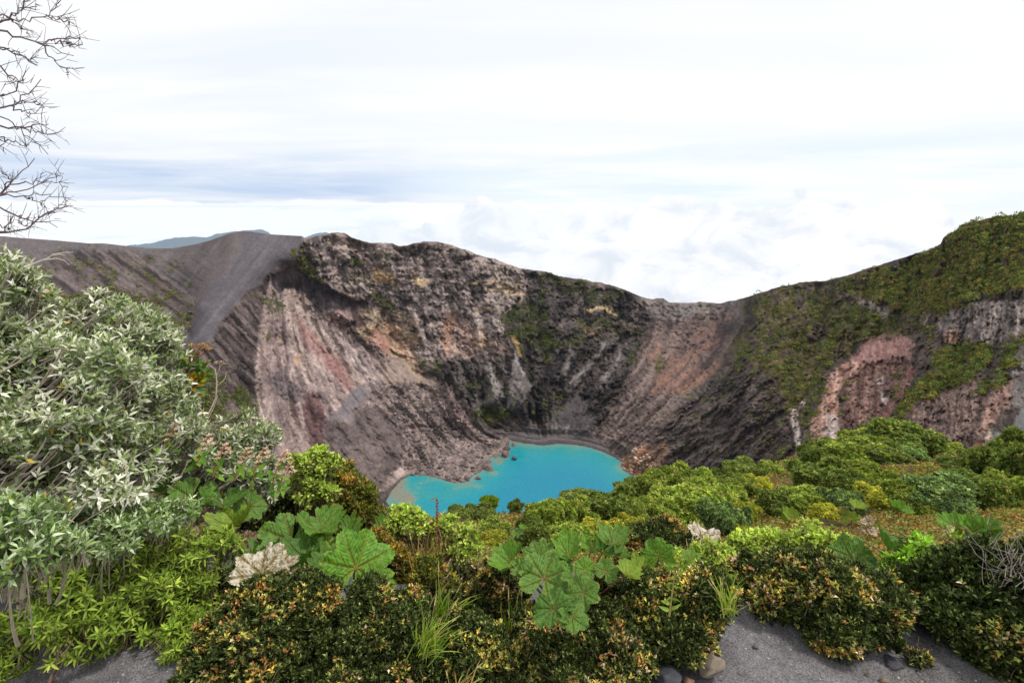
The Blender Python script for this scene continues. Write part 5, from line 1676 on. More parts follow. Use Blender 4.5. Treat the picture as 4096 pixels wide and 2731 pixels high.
fg_shrub(LM, 'lime shrub leaning over the lily stem, with pointed leaves', 'shrub', 'lime', 2.9,
         [(678, 560, 20, 12), (712, 555, 20, 14), (700, 570, 26, 14), (725, 562, 14, 16)], seed=44, scale=0.8, stems=60, stemcol=(140, 120, 90))
fg_shrub(LM, 'vivid green lime shrub between the two right hand umbrella leaf plants', 'shrub', 'lime', 2.8,
         [(920, 550, 13, 12), (912, 566, 20, 12), (892, 572, 18, 14), (905, 580, 18, 12)], seed=45, scale=1.0, stems=40, tint=(0.8, 1.05, 0.7))
fg_shrub(LM, 'small lime bush under the lake, left of the little flat topped tree', 'shrub', 'lime', 4.6,
         [(400, 512, 12, 8), (388, 518, 12, 8)], seed=46, scale=0.6, stems=20)


# ------------------------------------------------------------------ umbrella leaves (gunnera)
def umbrella_leaf(seed, lobes=7, dead=False, cup=0.24):
    rng = np.random.default_rng(seed)
    na, nr_ = 181, 30
    th = np.linspace(-math.pi * 0.93, math.pi * 0.93, na)
    vt = np.linspace(-math.pi * 0.80, math.pi * 0.80, lobes) + rng.normal(size=lobes) * 0.05
    gap = vt[1] - vt[0]
    dth = th[:, None] - vt[None]
    di = np.abs(dth).argmin(1)
    dd = dth[np.arange(na), di]                       # signed angle to the nearest vein
    lobe = np.cos(np.clip(dd / gap, -0.5, 0.5) * math.pi) ** 0.7
    size = 0.80 + 0.20 * np.cos(th * 0.5)
    rim = size * (0.74 + 0.26 * lobe) * (1 + 0.07 * np.abs(((th * 11) % 1.0) - 0.5) * 2 + 0.03 * np.abs(((th * 27 + 0.3) % 1.0) - 0.5) * 2)
    rim *= 1 + 0.08 * (fbm(th * 2.2 + seed, th * 0, seed, 2) - 0.5)
    r = np.linspace(0.0, 1.0, nr_) ** 0.9
    RR, TT = np.meshgrid(r, th)
    rr = RR * rim[:, None]
    D = np.repeat(dd[:, None], nr_, 1)
    perp = np.abs(np.sin(D)) * rr
    along = np.cos(D) * rr
    # side veins leave the main ones at about 45 degrees
    sv = ((along - perp * 0.95) * 9.0 + seed * 0.37) % 1.0
    sdist = np.abs(sv - 0.5) * 2                       # 1 at a side vein
    svm = sstep(sdist, 0.80, 0.99) * sstep(perp, 0.0, 0.03) * sstep(rr, 0.08, 0.25)
    mvm = np.exp(-(perp / (0.012 + 0.022 * (1 - rr))) ** 2)
    puck = (fbm(rr * 14 * np.cos(TT), rr * 14 * np.sin(TT), seed + 2, 3) - 0.5)
    z = cup * rr ** 2 + 0.13 * np.sin(TT * 2.0 + seed) * rr ** 2 + 0.10 * np.sin(TT * 5.0 + seed * 1.7) * rr ** 2.5
    z = z - 0.045 * mvm + 0.026 * (1 - sdist ** 2) * sstep(perp, 0.0, 0.05) * sstep(rr, 0.05, 0.2) + 0.06 * puck * rr + 0.10 * (1 - np.exp(-perp * 6)) * rr
    z = z - (0.20 if cup < 0.5 else 0.05) * rr ** 4 * (0.6 + 0.8 * fbm(TT * 1.3 + seed, TT * 0, seed + 5, 2)) + 0.05 * puck * rr
    if dead:
        z = z + 0.16 * rr ** 2 * np.sin(TT * 3 + seed) + 0.10 * puck
    Vl = np.stack([rr * np.sin(TT), rr * np.cos(TT), z], -1)
    g1, g2, gv = lin((62, 96, 36), 1.0), lin((110, 148, 54), 1.0), lin((150, 130, 80), 1.0)
    tone = np.clip(0.6 + 1.4 * puck - 0.7 * (sdist - 0.45), 0, 1)  # pleat shading painted in: lighter on bulges, darker along side veins
    cl = g1 + (g2 - g1) * tone[..., None]
    if dead:
        w1, w2 = lin((226, 218, 204), 1.0), lin((150, 128, 84), 1.0)
        tone = sharpen(0.7 * fbm(Vl[..., 0] * 7, Vl[..., 1] * 7, seed + 9, 3) + 0.3 * sdist - 0.05 + 0.25 * np.exp(-(perp / 0.06) ** 2), 3.0)
        cl = w1 + (w2 - w1) * tone[..., None]
        gv = lin((140, 124, 70), 1.0)
    cl = cl + (gv - cl) * np.clip(mvm * 0.75, 0, 1)[..., None]
    edge = sstep(RR, 0.93, 1.0) * (0.5 if not dead else 0.2)
    cl = cl + (lin((150, 140, 70), 1.0) - cl) * (edge * (fbm(TT * 3, TT * 0, seed, 3) > 0.5))[..., None]
    return new_mesh('leaf', Vl.reshape(-1, 3), grid_faces(na, nr_), M_GUN, cl.reshape(-1, 3), True)


M_GUN = leaf_mat('umbrella_leaf', 0.55, 0.22, 0.35)
UL = [umbrella_leaf(61 + i, 7 + (i % 2) * 2) for i in range(5)]
UCUP = [umbrella_leaf(91 + i, 9 - 2 * (i % 2), cup=0.62) for i in range(3)]
ULD = [umbrella_leaf(81, 7, True), umbrella_leaf(82, 9, True)]
CAMP = np.zeros(3)
PALE, DEEP, YEL, BRI = (1.1, 1.08, 1.1, 1), (0.72, 0.82, 0.78, 1), (1.7, 1.35, 0.9, 1), (1.15, 1.25, 0.85, 1)
NRM = (1, 1, 1, 1)


def gunnera(label, dist, leaves_, base_px, group='umbrella leaf plants', name='umbrella_leaf_plant'):
    """leaves_: (px, py, diameter px, tilt to camera 0..1, side tilt, apex angle deg in the picture, colour[, dist[, dead]])"""
    zf = float(np.linalg.norm(ground_pt(*base_px))) / (dist * 1.06 * GS)
    dist = dist * zf
    base = slant_pt(base_px[0], base_px[1], dist * 1.06)
    t = thing(name, base, label, 'plant', group)
    for i, lf in enumerate(leaves_):
        px_, py_, dia, tilt, side, apex, colr = lf[:7]
        cupped = tilt < 0.43 and not (len(lf) > 8 and lf[8])
        rn = np.random.default_rng(int(px_ * 7 + py_ * 13))
        tilt = (tilt * 0.35 if cupped else tilt * 0.78) if tilt < 0.6 else tilt
        tilt = tilt + 0.10 * rn.normal()
        side = side + 0.22 * rn.normal()
        d = lf[7] * zf if len(lf) > 7 and lf[7] else dist
        dead = len(lf) > 8 and lf[8]
        p_ = slant_pt(px_, py_, d)
        to = unit(CAMP - p_)
        right = np.array([1.0, 0, 0])
        nrm = unit(np.array([0, 0, 1.0]) * (1 - tilt) + to * tilt + right * side)
        upv = unit(np.cross(to, right))
        a = math.radians(apex)
        want = math.sin(a) * right + math.cos(a) * upv * 1.0 + (0.0 if tilt > 0.5 else math.cos(a)) * np.array([0, 1.0, 0])
        yv = unit(want - nrm * np.dot(want, nrm))
        xv = np.cross(yv, nrm)
        M = Matrix(np.column_stack([xv, yv, nrm]).tolist()).to_4x4()
        s_ = dia * 0.48 * d * GS / F
        M = Matrix.Translation(Vector((p_ - base).tolist())) @ M @ Matrix.Diagonal((s_ * (0.92 + 0.22 * rn.random()), s_ * (0.85 + 0.25 * rn.random()), s_ * (0.9 + 0.5 * rn.random()), 1))
        o_ = obj('leaf', (ULD if dead else UCUP if cupped else UL)[i % (2 if dead else 3 if cupped else 5)], t)
        o_.matrix_local = M
        o_.color = colr
        if dead:
            o_['label'] = 'withered pale leaf'
        e = p_ - base
        p0 = np.zeros((1, 3)) + np.array([[0.02 * (i % 3 - 1), 0.02, -0.05]])
        sv, sq = tubes(bez(p0, (p0 + e) / 2 + np.array([[0, 0.02, 0.10 * np.linalg.norm(e)]]), (e - nrm * 0.004)[None], 8), 0.018 * s_ * 4, 0.014 * s_ * 3, 6)
        sc2 = (120, 70, 58) if i % 2 else (120, 126, 70)
        obj('stalk', new_mesh('stalk', sv, sq, M_BARK, np.broadcast_to(lin(sc2, 1.0), sv.shape)), t)
    return t


gunnera('umbrella leaf plant under the silver shrub, with red stalk and lobed green leaves', 3.0,
        [(192, 497, 46, .50, -.15, 200, NRM), (222, 503, 36, .30, .2, 150, DEEP), (249, 506, 28, .45, .3, 110, NRM), (171, 492, 26, .4, -.3, 250, DEEP, 3.2), (236, 524, 40, .22, -.3, 160, YEL, 2.85), (176, 523, 26, .3, -.2, 220, DEEP, 2.95)], (210, 584))
gunnera('umbrella leaf plant with one huge dull leaf, behind the orange crowned shrub', 2.85,
        [(292, 540, 62, .45, -.1, 190, NRM), (318, 528, 46, .38, .15, 120, PALE), (341, 540, 34, .4, .3, 100, PALE), (336, 552, 36, .45, .1, 160, YEL, 2.75), (308, 558, 40, .4, -.1, 200, DEEP, 2.75), (268, 553, 30, .35, -.3, 230, DEEP), (350, 530, 22, .4, .3, 60, NRM)], (306, 585))
gunnera('umbrella leaf plant showing its largest bright leaf to the viewer, right of the orange crown', 2.65,
        [(356, 568, 70, .80, .05, 20, BRI), (372, 584, 40, .6, .3, 130, BRI, 2.6), (330, 566, 34, .3, -.2, 260, DEEP, 2.75)], (352, 610))
gunnera('dying umbrella leaf bleached white and brown, with torn holes', 2.6,
        [(261, 573, 50, .78, -.1, 350, (1, 1, .95, 1), None, True), (282, 566, 26, .5, .3, 60, (.9, .85, .8, 1), None, True), (246, 566, 30, .3, -.4, 300, DEEP, 2.7)], (262, 602), 'umbrella leaf plants')
gunnera('withered brown umbrella leaves crumpled under the red stalked plant', 2.9,
        [(219, 539, 28, .45, -.2, 260, (.75, .55, .45, 1), None, True), (205, 534, 18, .5, .2, 20, (.8, .62, .5, 1), None, True), (246, 542, 22, .5, .1, 90, (.5, .36, .3, 1), None, True)], (222, 586))
gunnera('large many leaved umbrella plant in the middle, below the olive thicket', 3.2,
        [(511, 562, 36, .42, -.3, 270, BRI), (539, 557, 36, .45, -.1, 330, NRM), (568, 554, 32, .42, .0, 10, BRI), (571, 543, 22, .35, .1, 20, BRI, 3.35), (592, 546, 28, .40, -.1, 190, BRI, 3.25), (613, 543, 34, .38, .2, 40, PALE, 3.25),
         (603, 551, 28, .3, .1, 170, DEEP, 3.2), (544, 578, 50, .66, -.1, 20, PALE, 3.05), (585, 569, 22, .75, .05, 350, BRI, 3.05), (606, 571, 24, .6, .2, 30, PALE, 3.05), (574, 578, 32, .5, .1, 150, NRM, 3.0), (525, 572, 26, .4, -.3, 250, NRM, 3.1),
         (583, 592, 32, .6, .15, 120, NRM, 2.9), (553, 608, 42, .55, -.05, 170, DEEP, 2.8), (572, 616, 28, .5, .2, 120, NRM, 2.78), (627, 574, 26, .25, .1, 80, YEL, 3.0), (560, 566, 26, .45, .1, 0, DEEP, 3.15), (620, 556, 20, .4, .3, 90, NRM, 3.15), (516, 553, 18, .4, -.2, 300, PALE, 3.3)], (572, 625))
gunnera('single upright umbrella leaf glowing light green beside the lime shrub', 2.9,
        [(659, 556, 32, .72, -.3, 20, BRI), (640, 573, 28, .25, -.1, 260, YEL, 2.8), (690, 557, 18, .5, .2, 40, BRI, 3.0)], (662, 585))
gunnera('dark glossy umbrella leaves behind the cream tipped shrub on the right', 3.0,
        [(850, 556, 38, .46, -.15, 300, NRM), (889, 547, 28, .28, .1, 30, DEEP), (868, 562, 26, .45, .0, 160, DEEP), (903, 552, 18, .35, .3, 60, NRM), (856, 567, 24, .5, -.1, 200, DEEP, 2.95)], (874, 584))
gunnera('dark umbrella leaf plant with yellowing edges near the right edge', 2.9,
        [(964, 560, 26, .45, -.05, 20, DEEP), (982, 568, 20, .5, .3, 110, DEEP), (944, 569, 26, .45, -.1, 200, DEEP, 2.8), (936, 562, 20, .4, -.3, 300, DEEP), (988, 562, 15, .4, .3, 60, DEEP), (962, 575, 20, .5, .1, 150, NRM, 2.8)], (962, 590))
gunnera('group of small bright umbrella leaves beside the cream flower on the right heath', 5.2,
        [(954, 525, 18, .4, -.1, 350, BRI), (974, 529, 18, .35, .0, 20, BRI), (987, 527, 15, .35, .2, 60, PALE), (988, 537, 17, .4, .2, 100, NRM), (966, 537, 14, .4, -.1, 200, YEL)], (972, 548))
gunnera('yellow and green umbrella leaves standing on the brown heath in mid slope', 9.5,
        [(850, 517, 13, .75, -.1, 350, YEL), (857, 507, 13, .3, .2, 40, YEL), (843, 510, 8, .5, -.2, 300, (1.5, .8, .5, 1))], (851, 526))
gunnera('flat bright umbrella leaf on the heath left of the mid slope yellow one', 9.5,
        [(791, 517, 14, .3, -.1, 350, YEL), (783, 519, 8, .4, .2, 80, YEL)], (791, 524))
gunnera('two flat green umbrella leaves on the heath under the bluish bush row', 9.5,
        [(903, 512, 14, .3, .1, 30, BRI), (896, 508, 12, .35, -.1, 330, BRI)], (901, 519))
gunnera('pale umbrella leaf plant half hidden at the left foot of the near thicket', 7.0,
        [(517, 533, 14, .5, -.1, 20, PALE), (512, 544, 11, .5, -.2, 260, NRM), (522, 528, 8, .4, .2, 60, BRI)], (516, 556))
gunnera('broad umbrella leaf beside the lime shrub, at the right end of the golden heath', 3.6,
        [(384, 529, 24, .40, .1, 60, NRM), (376, 536, 16, .3, -.2, 250, DEEP)], (382, 550))
gunnera('white dried umbrella leaf lying on the brown tipped shrub', 3.3,
        [(702, 536, 30, .30, .1, 60, (1.15, 1.15, 1.2, 1), None, True)], (702, 546))
gunnera('greyish dried umbrella leaf on the right heath, below the small bright leaves', 4.4,
        [(979, 542, 22, .22, .1, 90, (1.0, .92, .9, 1), None, True)], (979, 548))
gunnera('pinkish white dried leaf curled at the top of the large middle plant', 3.3,
        [(581, 540, 13, .6, -.2, 300, (1.15, .95, .95, 1), None, True)], (582, 552))
gunnera('rusty dead leaf hanging below the lowest leaf of the middle plant', 2.75,
        [(600, 626, 18, .6, .1, 100, (.75, .5, .35, 1), None, True)], (600, 640))
gunnera('cream dried plant standing upright on the heath in mid slope', 8.0,
        [(868, 521, 10, .6, -.2, 0, (1.0, .9, .85, 1), None, True), (866, 528, 9, .6, .2, 200, (.95, .85, .8, 1), None, True), (872, 531, 9, .4, .2, 120, (.9, .8, .75, 1), None, True)], (868, 538), None, 'dried_plant')


# ------------------------------------------------------------------ smaller plants
def px_path(P, d, m=14):
    """smooth 3-d path through picture points at distance(s) d"""
    P = np.array(P, float)
    tt_ = np.linspace(0, len(P) - 1, m)
    x = np.interp(tt_, np.arange(len(P)), P[:, 0])
    y = np.interp(tt_, np.arange(len(P)), P[:, 1])
    dd = np.interp(tt_, np.arange(len(P)), np.broadcast_to(d, (len(P),)))
    return slant_pt(x, y, dd)


def part_tubes(name, paths, r0, r1, base, col, parent, sides=5):
    v, q = tubes(np.array(paths) - base, r0, r1, sides)
    return obj(name, new_mesh(name, v, q, M_BARK, np.broadcast_to(lin(col, 1.0), v.shape) * 1.0), parent)


# bare tree reaching in from the left
TD = 5.0
tb = slant_pt(-62, 560, TD)
t = thing('bare_tree', tb, 'bare dead tree reaching thin grey twigs in from the upper left edge', 'tree')
tr_px = [(-62, 560), (-58, 400), (-50, 250), (-46, 120), (-40, 20), (-34, -60)]
trunk = px_path(tr_px, TD, 16)
part_tubes('trunk', [trunk], 0.09, 0.035, tb, (92, 84, 80), t, 8)
LIMB = [
    [[(-290, 330), (-150, 215), (0, 190), (130, 240), (240, 268), (330, 310), (460, 350)], [(240, 268), (320, 255), (400, 232), (490, 222), (512, 250), (500, 285)], [(280, 290), (310, 350), (380, 410), (450, 462)], [(320, 255), (420, 262), (455, 300)]],
    [[(-280, 250), (-130, 190), (0, 140), (70, 88), (130, 42), (190, 12)], [(-20, 100), (100, 125), (200, 130), (290, 92), (350, 35), (372, 4)], [(290, 92), (370, 125), (460, 150)], [(70, 88), (160, 60), (240, 30)], [(40, 110), (120, 160), (205, 220)]],
    [[(-300, 700), (-120, 700), (0, 682), (90, 650), (150, 600), (255, 515)], [(90, 650), (180, 630), (265, 662)], [(-60, 690), (100, 780), (190, 870), (288, 955)], [(0, 600), (70, 590), (130, 520), (140, 450)], [(60, 660), (150, 690), (210, 712)]],
    [[(-300, 790), (-120, 780), (0, 790), (140, 802), (240, 780), (300, 775)], [(140, 802), (240, 825), (345, 830)], [(0, 860), (80, 890), (185, 915)], [(-60, 800), (10, 850), (20, 960)]],
    [[(-320, 400), (-120, 350), (0, 410), (60, 480), (150, 515)], [(0, 295), (90, 330), (150, 350), (230, 382)], [(-50, 270), (60, 310), (130, 345), (205, 400)]],
    [[(-310, 1250), (-100, 1250), (0, 1222), (60, 1150), (130, 1085), (215, 1000)], [(0, 1222), (110, 1200), (250, 1150), (350, 1100), (405, 1082)], [(60, 1150), (180, 1142), (300, 1132), (422, 1168)], [(0, 1226), (150, 1226), (280, 1215), (425, 1246)], [(30, 1180), (60, 1110), (0, 1070)], [(150, 1226), (220, 1260), (290, 1290)]],
    [[(-320, 1330), (-100, 1290), (0, 1297), (120, 1350), (240, 1392), (340, 1412)], [(120, 1350), (130, 1402), (210, 1432)]],
    [[(-320, 1500), (-80, 1470), (0, 1450), (130, 1446), (230, 1392), (320, 1312), (465, 1305)], [(0, 1450), (60, 1400), (80, 1385)], [(300, 1325), (360, 1300), (412, 1275)], [(-40, 1420), (40, 1420), (50, 1440)]],
]
rng = np.random.default_rng(404)
for li_, limb in enumerate(LIMB):
    big, small = [], []
    for bi_, P in enumerate(limb):
        Pp = c8(*P)
        dd_ = TD + (rng.random(len(Pp)) - 0.5) * 0.5
        if bi_ == 0:
            dd_[0] = TD
        pa = px_path(Pp, np.cumsum(np.concatenate([[dd_[0]], np.diff(dd_) * 0.5])), 14)
        wig = rng.normal(size=pa.shape) * 0.012
        wig[0] = 0
        pa = pa + wig
        big.append((pa, 0.012 if bi_ == 0 else 0.006))
        n_tw = 9 if bi_ == 0 else 7
        for _ in range(n_tw):
            f_ = 0.45 + 0.55 * rng.random()
            k0 = int(f_ * 13)
            o_ = pa[k0]
            dr = unit(pa[min(k0 + 1, 13)] - pa[max(k0 - 1, 0)])
            out = unit(dr * 0.8 + rng.normal(size=3) * 0.6 + np.array([0, 0, 0.25]))
            ln = 0.06 + 0.13 * rng.random()
            mid_ = o_ + out * ln * 0.5 + rng.normal(size=3) * 0.012
            end = o_ + out * ln + np.array([0, 0, 0.3 * ln * rng.random()]) + rng.normal(size=3) * 0.015
            small.append(bez(o_[None], mid_[None], end[None], 5)[0])
            if rng.random() < 0.6:
                out2 = unit(out + rng.normal(size=3) * 0.7)
                small.append(bez(mid_[None], (mid_ + out2 * 0.03)[None], (mid_ + out2 * (0.04 + 0.05 * rng.random()))[None], 5)[0])
    vs, fs, nv_ = [], [], 0
    for pa, r_ in big:
        v, q = tubes(pa[None] - tb, r_, 0.0028, 5)
        vs.append(v); fs.append(q + nv_); nv_ += len(v)
    v, q = tubes(np.array(small) - tb, 0.0026, 0.0014, 4)
    vs.append(v); fs.append(q + nv_); nv_ += len(v)
    obj('branch', new_mesh('branch', np.concatenate(vs), np.concatenate(fs), M_BARK, np.broadcast_to(lin((112, 98, 102), 1.0), (nv_, 3))), t)


def spray(heads, r, n, cols, base, rng, s_=1.0):
    """clusters of tiny florets"""
    V_, Cc_ = [], []
    for h in heads:
        d = rand_dirs(n, rng)
        d[:, 2] = np.abs(d[:, 2])
        V_.append(h + d * r * np.array([1, 1, 0.7]) * (0.5 + 0.5 * rng.random((n, 1))))
    P_ = np.concatenate(V_) - base
    N_ = unit(rand_dirs(len(P_), rng) + np.array([0, -0.3, 0.8]))
    return cards(P_, N_, r * 0.26, pick(cols, len(P_), 1, rng, None, 0.15)[:, 0], rng)


# tall umbel with yellowing leaves
rng = np.random.default_rng(50)
ud = 3.7
ub = slant_pt(184, 408, ud)
t = thing('umbel_plant', ub, 'tall umbel plant with orange flower heads and yellow lower leaves, above the silver shrub', 'plant')
heads_px = c1((1200, 912), (1265, 908), (1310, 932), (1255, 955), (1225, 930), (1290, 918))
heads = [slant_pt(a, b, ud) for a, b in heads_px]
cen = slant_pt(*c1((1180, 1025))[0], ud)
part_tubes('stem', [px_path([(184, 408), (186, 385), c1((1180, 1025))[0]], ud)], 0.012, 0.008, ub, (110, 60, 44), t)
part_tubes('stalk', [bez(cen[None], (cen * 0.5 + h * 0.5)[None] - np.array([[0, 0, 0.01]]), h[None], 6)[0] for h in heads], 0.005, 0.003, ub, (110, 62, 44), t)
v, f, c_ = spray(heads, 0.026, 70, [(186, 130, 84), (200, 156, 100), (176, 112, 80), (196, 184, 104)], ub, rng)
obj('flower_heads', new_mesh('flower_heads', v, f, M_LEAF, c_), t)
lp = np.array([slant_pt(a, b, ud) for a, b in c1((1130, 985), (1100, 1000), (1160, 970), (1235, 1010), (1270, 1030), (1140, 1040), (1250, 1110))])
v, f4, f3, c_ = leaves(lp - ub, np.tile([0.1, -0.3, 0.6], (len(lp), 1)) + rng.normal(size=(len(lp), 3)) * 0.3, 9, 0.10, 0.045, (25, 95), 'lance', pick([(110, 140, 62), (130, 156, 70), (90, 118, 54)], len(lp), 9, rng), rng)
obj('leaves', new_mesh('leaves', v, [f4, f3], M_LEAF, c_), t)
lp = np.array([slant_pt(a, b, ud) for a, b in c1((1185, 1120), (1200, 1140), (1150, 1130), (1220, 1105))])
v, f4, f3, c_ = leaves(lp - ub, np.tile([0.0, -0.4, 0.5], (len(lp), 1)) + rng.normal(size=(len(lp), 3)) * 0.3, 9, 0.09, 0.04, (25, 95), 'lance', pick([(206, 160, 20), (220, 176, 30), (180, 130, 24)], len(lp), 9, rng), rng)
y_ = obj('leaves', new_mesh('leaves', v, [f4, f3], M_LEAF, c_), t)
y_['label'] = 'yellow lower leaves'

# dry stalk beside it
db = slant_pt(207, 418, 3.7)
t = thing('dry_stalk', db, 'bare dry forked stalk with a withered head, right of the orange umbel', 'plant')
DS = [c1((1300, 1350), (1350, 1250), (1360, 1140), (1350, 1060), (1320, 1040), (1290, 1010)), c1((1355, 1100), (1375, 1060), (1380, 1030)), c1((1300, 1350), (1250, 1300), (1215, 1260)), c1((1290, 1400), (1340, 1300), (1365, 1220)), c1((1365, 1160), (1410, 1120), (1420, 1075))]
for q_ in range(5):
    part_tubes('stem', [px_path(DS[q_], 3.7 + 0.05 * q_)], 0.008 if q_ == 0 else 0.005, 0.003, db, (176, 158, 140), t)
for hp in (((1360, 1022), (1385, 1018), (1405, 1028)), ((1300, 1010),)):
    hd = [slant_pt(a, b, 3.7) for a, b in c1(*hp)]
    v, f, c_ = spray(hd, 0.025, 50, [(176, 156, 140), (150, 128, 112)], db, rng)
    obj('withered_head', new_mesh('withered_head', v, f, M_LEAF, c_), t)
# thin dead branch above the silver shrub
tbp = slant_pt(*c1((60, 470))[0], 3.5)
t = thing('dead_branch', tbp, 'pale dead forked branch sticking up out of the silver shrub at far left', 'branch')
for P in (((60, 470), (240, 385), (300, 365), (330, 340), (380, 330), (460, 325)), ((270, 375), (350, 365), (400, 375), (435, 405)), ((330, 345), (370, 338), (410, 345)), ((-40, 375), (80, 400), (200, 395), (240, 388))):
    part_tubes('stem', [px_path(c1(*P), 3.5)], 0.006, 0.0025, tbp, (176, 168, 160), t)

# pale pink flower heads along the silver shrub
FL = [((172, 431), 'pinkish flower head furthest left, above the silver leaves'), ((206, 441), 'rusty pink flower head, second from the left over the silver leaves'), ((223, 450), 'tall pink flower head with reddish stalk in front of the silver shrub'),
      ((245, 454), 'narrow pink flower head left of the largest one'), ((262, 454), 'largest cream pink flower head at the edge of the silver shrub'), ((283, 456), 'cream flower head leaning right against the rock wall'), ((287, 469), 'small cream flower head lowest and furthest right by the lime shrub')]
for i, ((a, b), lab) in enumerate(FL):
    d_ = 3.25
    fb = slant_pt(a - 10, b + 26, d_)
    t = thing('flower_stalk', fb, lab, 'flower', 'pale flower heads by the silver shrub')
    top_ = slant_pt(a + 3, b - 6, d_)
    part_tubes('stem', [bez(fb[None], slant_pt(a - 6, b + 8, d_)[None], top_[None], 8)[0]], 0.006, 0.003, fb, (150, 90, 70), t)
    hs = [slant_pt(a + dx, b + dy, d_ + 0.02 * dz) for dx, dy, dz in ((3, -6, 0), (0, -2, 1), (5, -2, -1), (-3, 3, 0), (3, 3, 1), (7, 2, -1), (-5, 8, 0))]
    v, f, c_ = spray(hs, 0.020, 44, [(240, 212, 190), (230, 184, 164), (244, 226, 202), (216, 164, 146)], fb, rng)
    obj('florets', new_mesh('florets', v, f, M_LEAF, c_), t)
    lv = np.array([slant_pt(a - 4, b + 14, d_), slant_pt(a - 8, b + 20, d_)])
    v, f4, f3, c_ = leaves(lv - fb, np.tile([0.3, -0.3, 0.5], (2, 1)), 4, 0.085, 0.034, (30, 90), 'lance', pick([(96, 136, 50), (124, 156, 60)], 2, 4, rng), rng)
    obj('leaves', new_mesh('leaves', v, [f4, f3], M_LEAF, c_), t)


def leafy_stem(name, label, P, d, n, L, W, cols, stemcol, seed, head=None, cat='plant'):
    rng = np.random.default_rng(seed)
    b0 = slant_pt(P[0][0], P[0][1], d)
    t = thing(name, b0, label, cat)
    pa = px_path(P, d, 24)
    part_tubes('stem', [pa], 0.006, 0.0035, b0, stemcol, t)
    idx = np.linspace(3, 23, n).astype(int)
    for j, ii in enumerate(idx):
        sgn = 1 if j % 2 else -1
        ax = unit(np.array([sgn * 1.0, -0.25 + 0.2 * rng.normal(), 0.45 + 0.2 * rng.normal()]))
        v, f4, f3, c_ = leaves((pa[ii] - b0)[None], ax[None], 1, L * (0.75 + 0.4 * rng.random()), W, (4, 4), 'lance', pick(cols, 1, 1, rng), rng, 0.0, 0.55, 0.1, 0.3)
        obj('leaf', new_mesh('leaf', v, [f4, f3], M_LEAF, c_), t)
    if head:
        hs = [slant_pt(a, b, d) for a, b in head[0]]
        v, f, c_ = spray(hs, head[1], 40, head[2], b0, rng)
        obj('florets', new_mesh('florets', v, f, M_LEAF, c_), t)
    return t


leafy_stem('lily_stem', 'arching stem with paired drooping lily like leaves over the dark shrub', [(669, 616), (671, 600), (673, 585), (676, 568)], 2.1, 13, 0.066, 0.026,
           [(110, 140, 50), (140, 164, 66), (92, 124, 44)], (120, 110, 60), 71, ([(677, 567), (676, 570)], 0.010, [(150, 130, 70), (120, 90, 50)]))
leafy_stem('flowering_stem', 'leafy pale green stem topped by a cream flower on the right heath', [(966, 554), (960, 545), (953, 535), (947, 528)], 3.6, 13, 0.085, 0.036,
           [(150, 190, 60), (170, 206, 80), (120, 164, 50)], (130, 140, 60), 72, ([(946, 527), (949, 531), (944, 532), (951, 527), (947, 536)], 0.022, [(236, 228, 206), (222, 206, 180), (190, 110, 80)]))
leafy_stem('dock_spike', 'rust red dock spike rising above the straggly lime shrub', [(434, 575), (436, 545), (437, 520), (437, 498)], 3.25, 5, 0.07, 0.025,
           [(170, 60, 40), (190, 120, 40), (150, 150, 50)], (130, 70, 50), 73, ([(437, 500 + 3 * i) for i in range(8)] + [(431, 523), (445, 514), (420, 525)], 0.014, [(150, 70, 50), (120, 60, 44), (170, 90, 60)]))
# broad basal leaves
for i, (P, lab) in enumerate(((((471, 622), (471, 606), (470, 590)), 'single dark heart shaped leaf above the yellow tipped shrub'), (((392, 606), (398, 590), (406, 574)), 'long pale basal leaf right of the brightest umbrella leaf'), (((430, 600), (436, 586), (440, 572)), 'dark oval leaf beside the bleached upright stick'), (((455, 602), (452, 590), (452, 578)), 'grey green basal leaf left of the heart shaped one'))):
    d_ = 2.7
    b0 = slant_pt(P[0][0], P[0][1], d_)
    t = thing('basal_leaf', b0, lab, 'plant', None)
    rng = np.random.default_rng(90 + i)
    for j in range(3 if i else 2):
        ax = unit(slant_pt(P[2][0] + 10 * (j - 1), P[2][1] + 3 * j, d_) - b0)
        v, f4, f3, c_ = leaves(np.zeros((1, 3)), (ax + np.array([0, -0.25, 0]))[None], 1, 0.17 * (1 - 0.15 * j), 0.075, (3, 3), 'round', pick([(84, 124, 60), (70, 108, 54)] if i != 1 else [(150, 176, 110)], 1, 1, rng), rng, 0.0, 0.35, 0.1, 0.22)
        obj('leaf', new_mesh('leaf', v, [f4, f3], M_GUN, c_), t)
# sticks
for P, r_, lab in (((428.6, 598), (428.9, 569)), 0.008, 'bleached upright stick among the grass'), (((437, 582), (451, 558)), 0.006, 'grey slanting stick leaning right among the grass'), (((440, 580), (448, 571)), 0.004, 'short grey twig beside the slanting stick'):
    b0 = slant_pt(P[0][0], P[0][1], 2.75)
    v, q = tubes((px_path(P, 2.75, 6) + np.random.default_rng(3).normal(size=(6, 3)) * 0.002)[None] - b0, r_, r_ * 0.6, 6)
    o_ = obj('stick', new_mesh('stick', v, q, M_BARK, np.broadcast_to(lin((170, 160, 150), 1.0), v.shape)), None, b0)
    tag(o_, lab, 'stick')


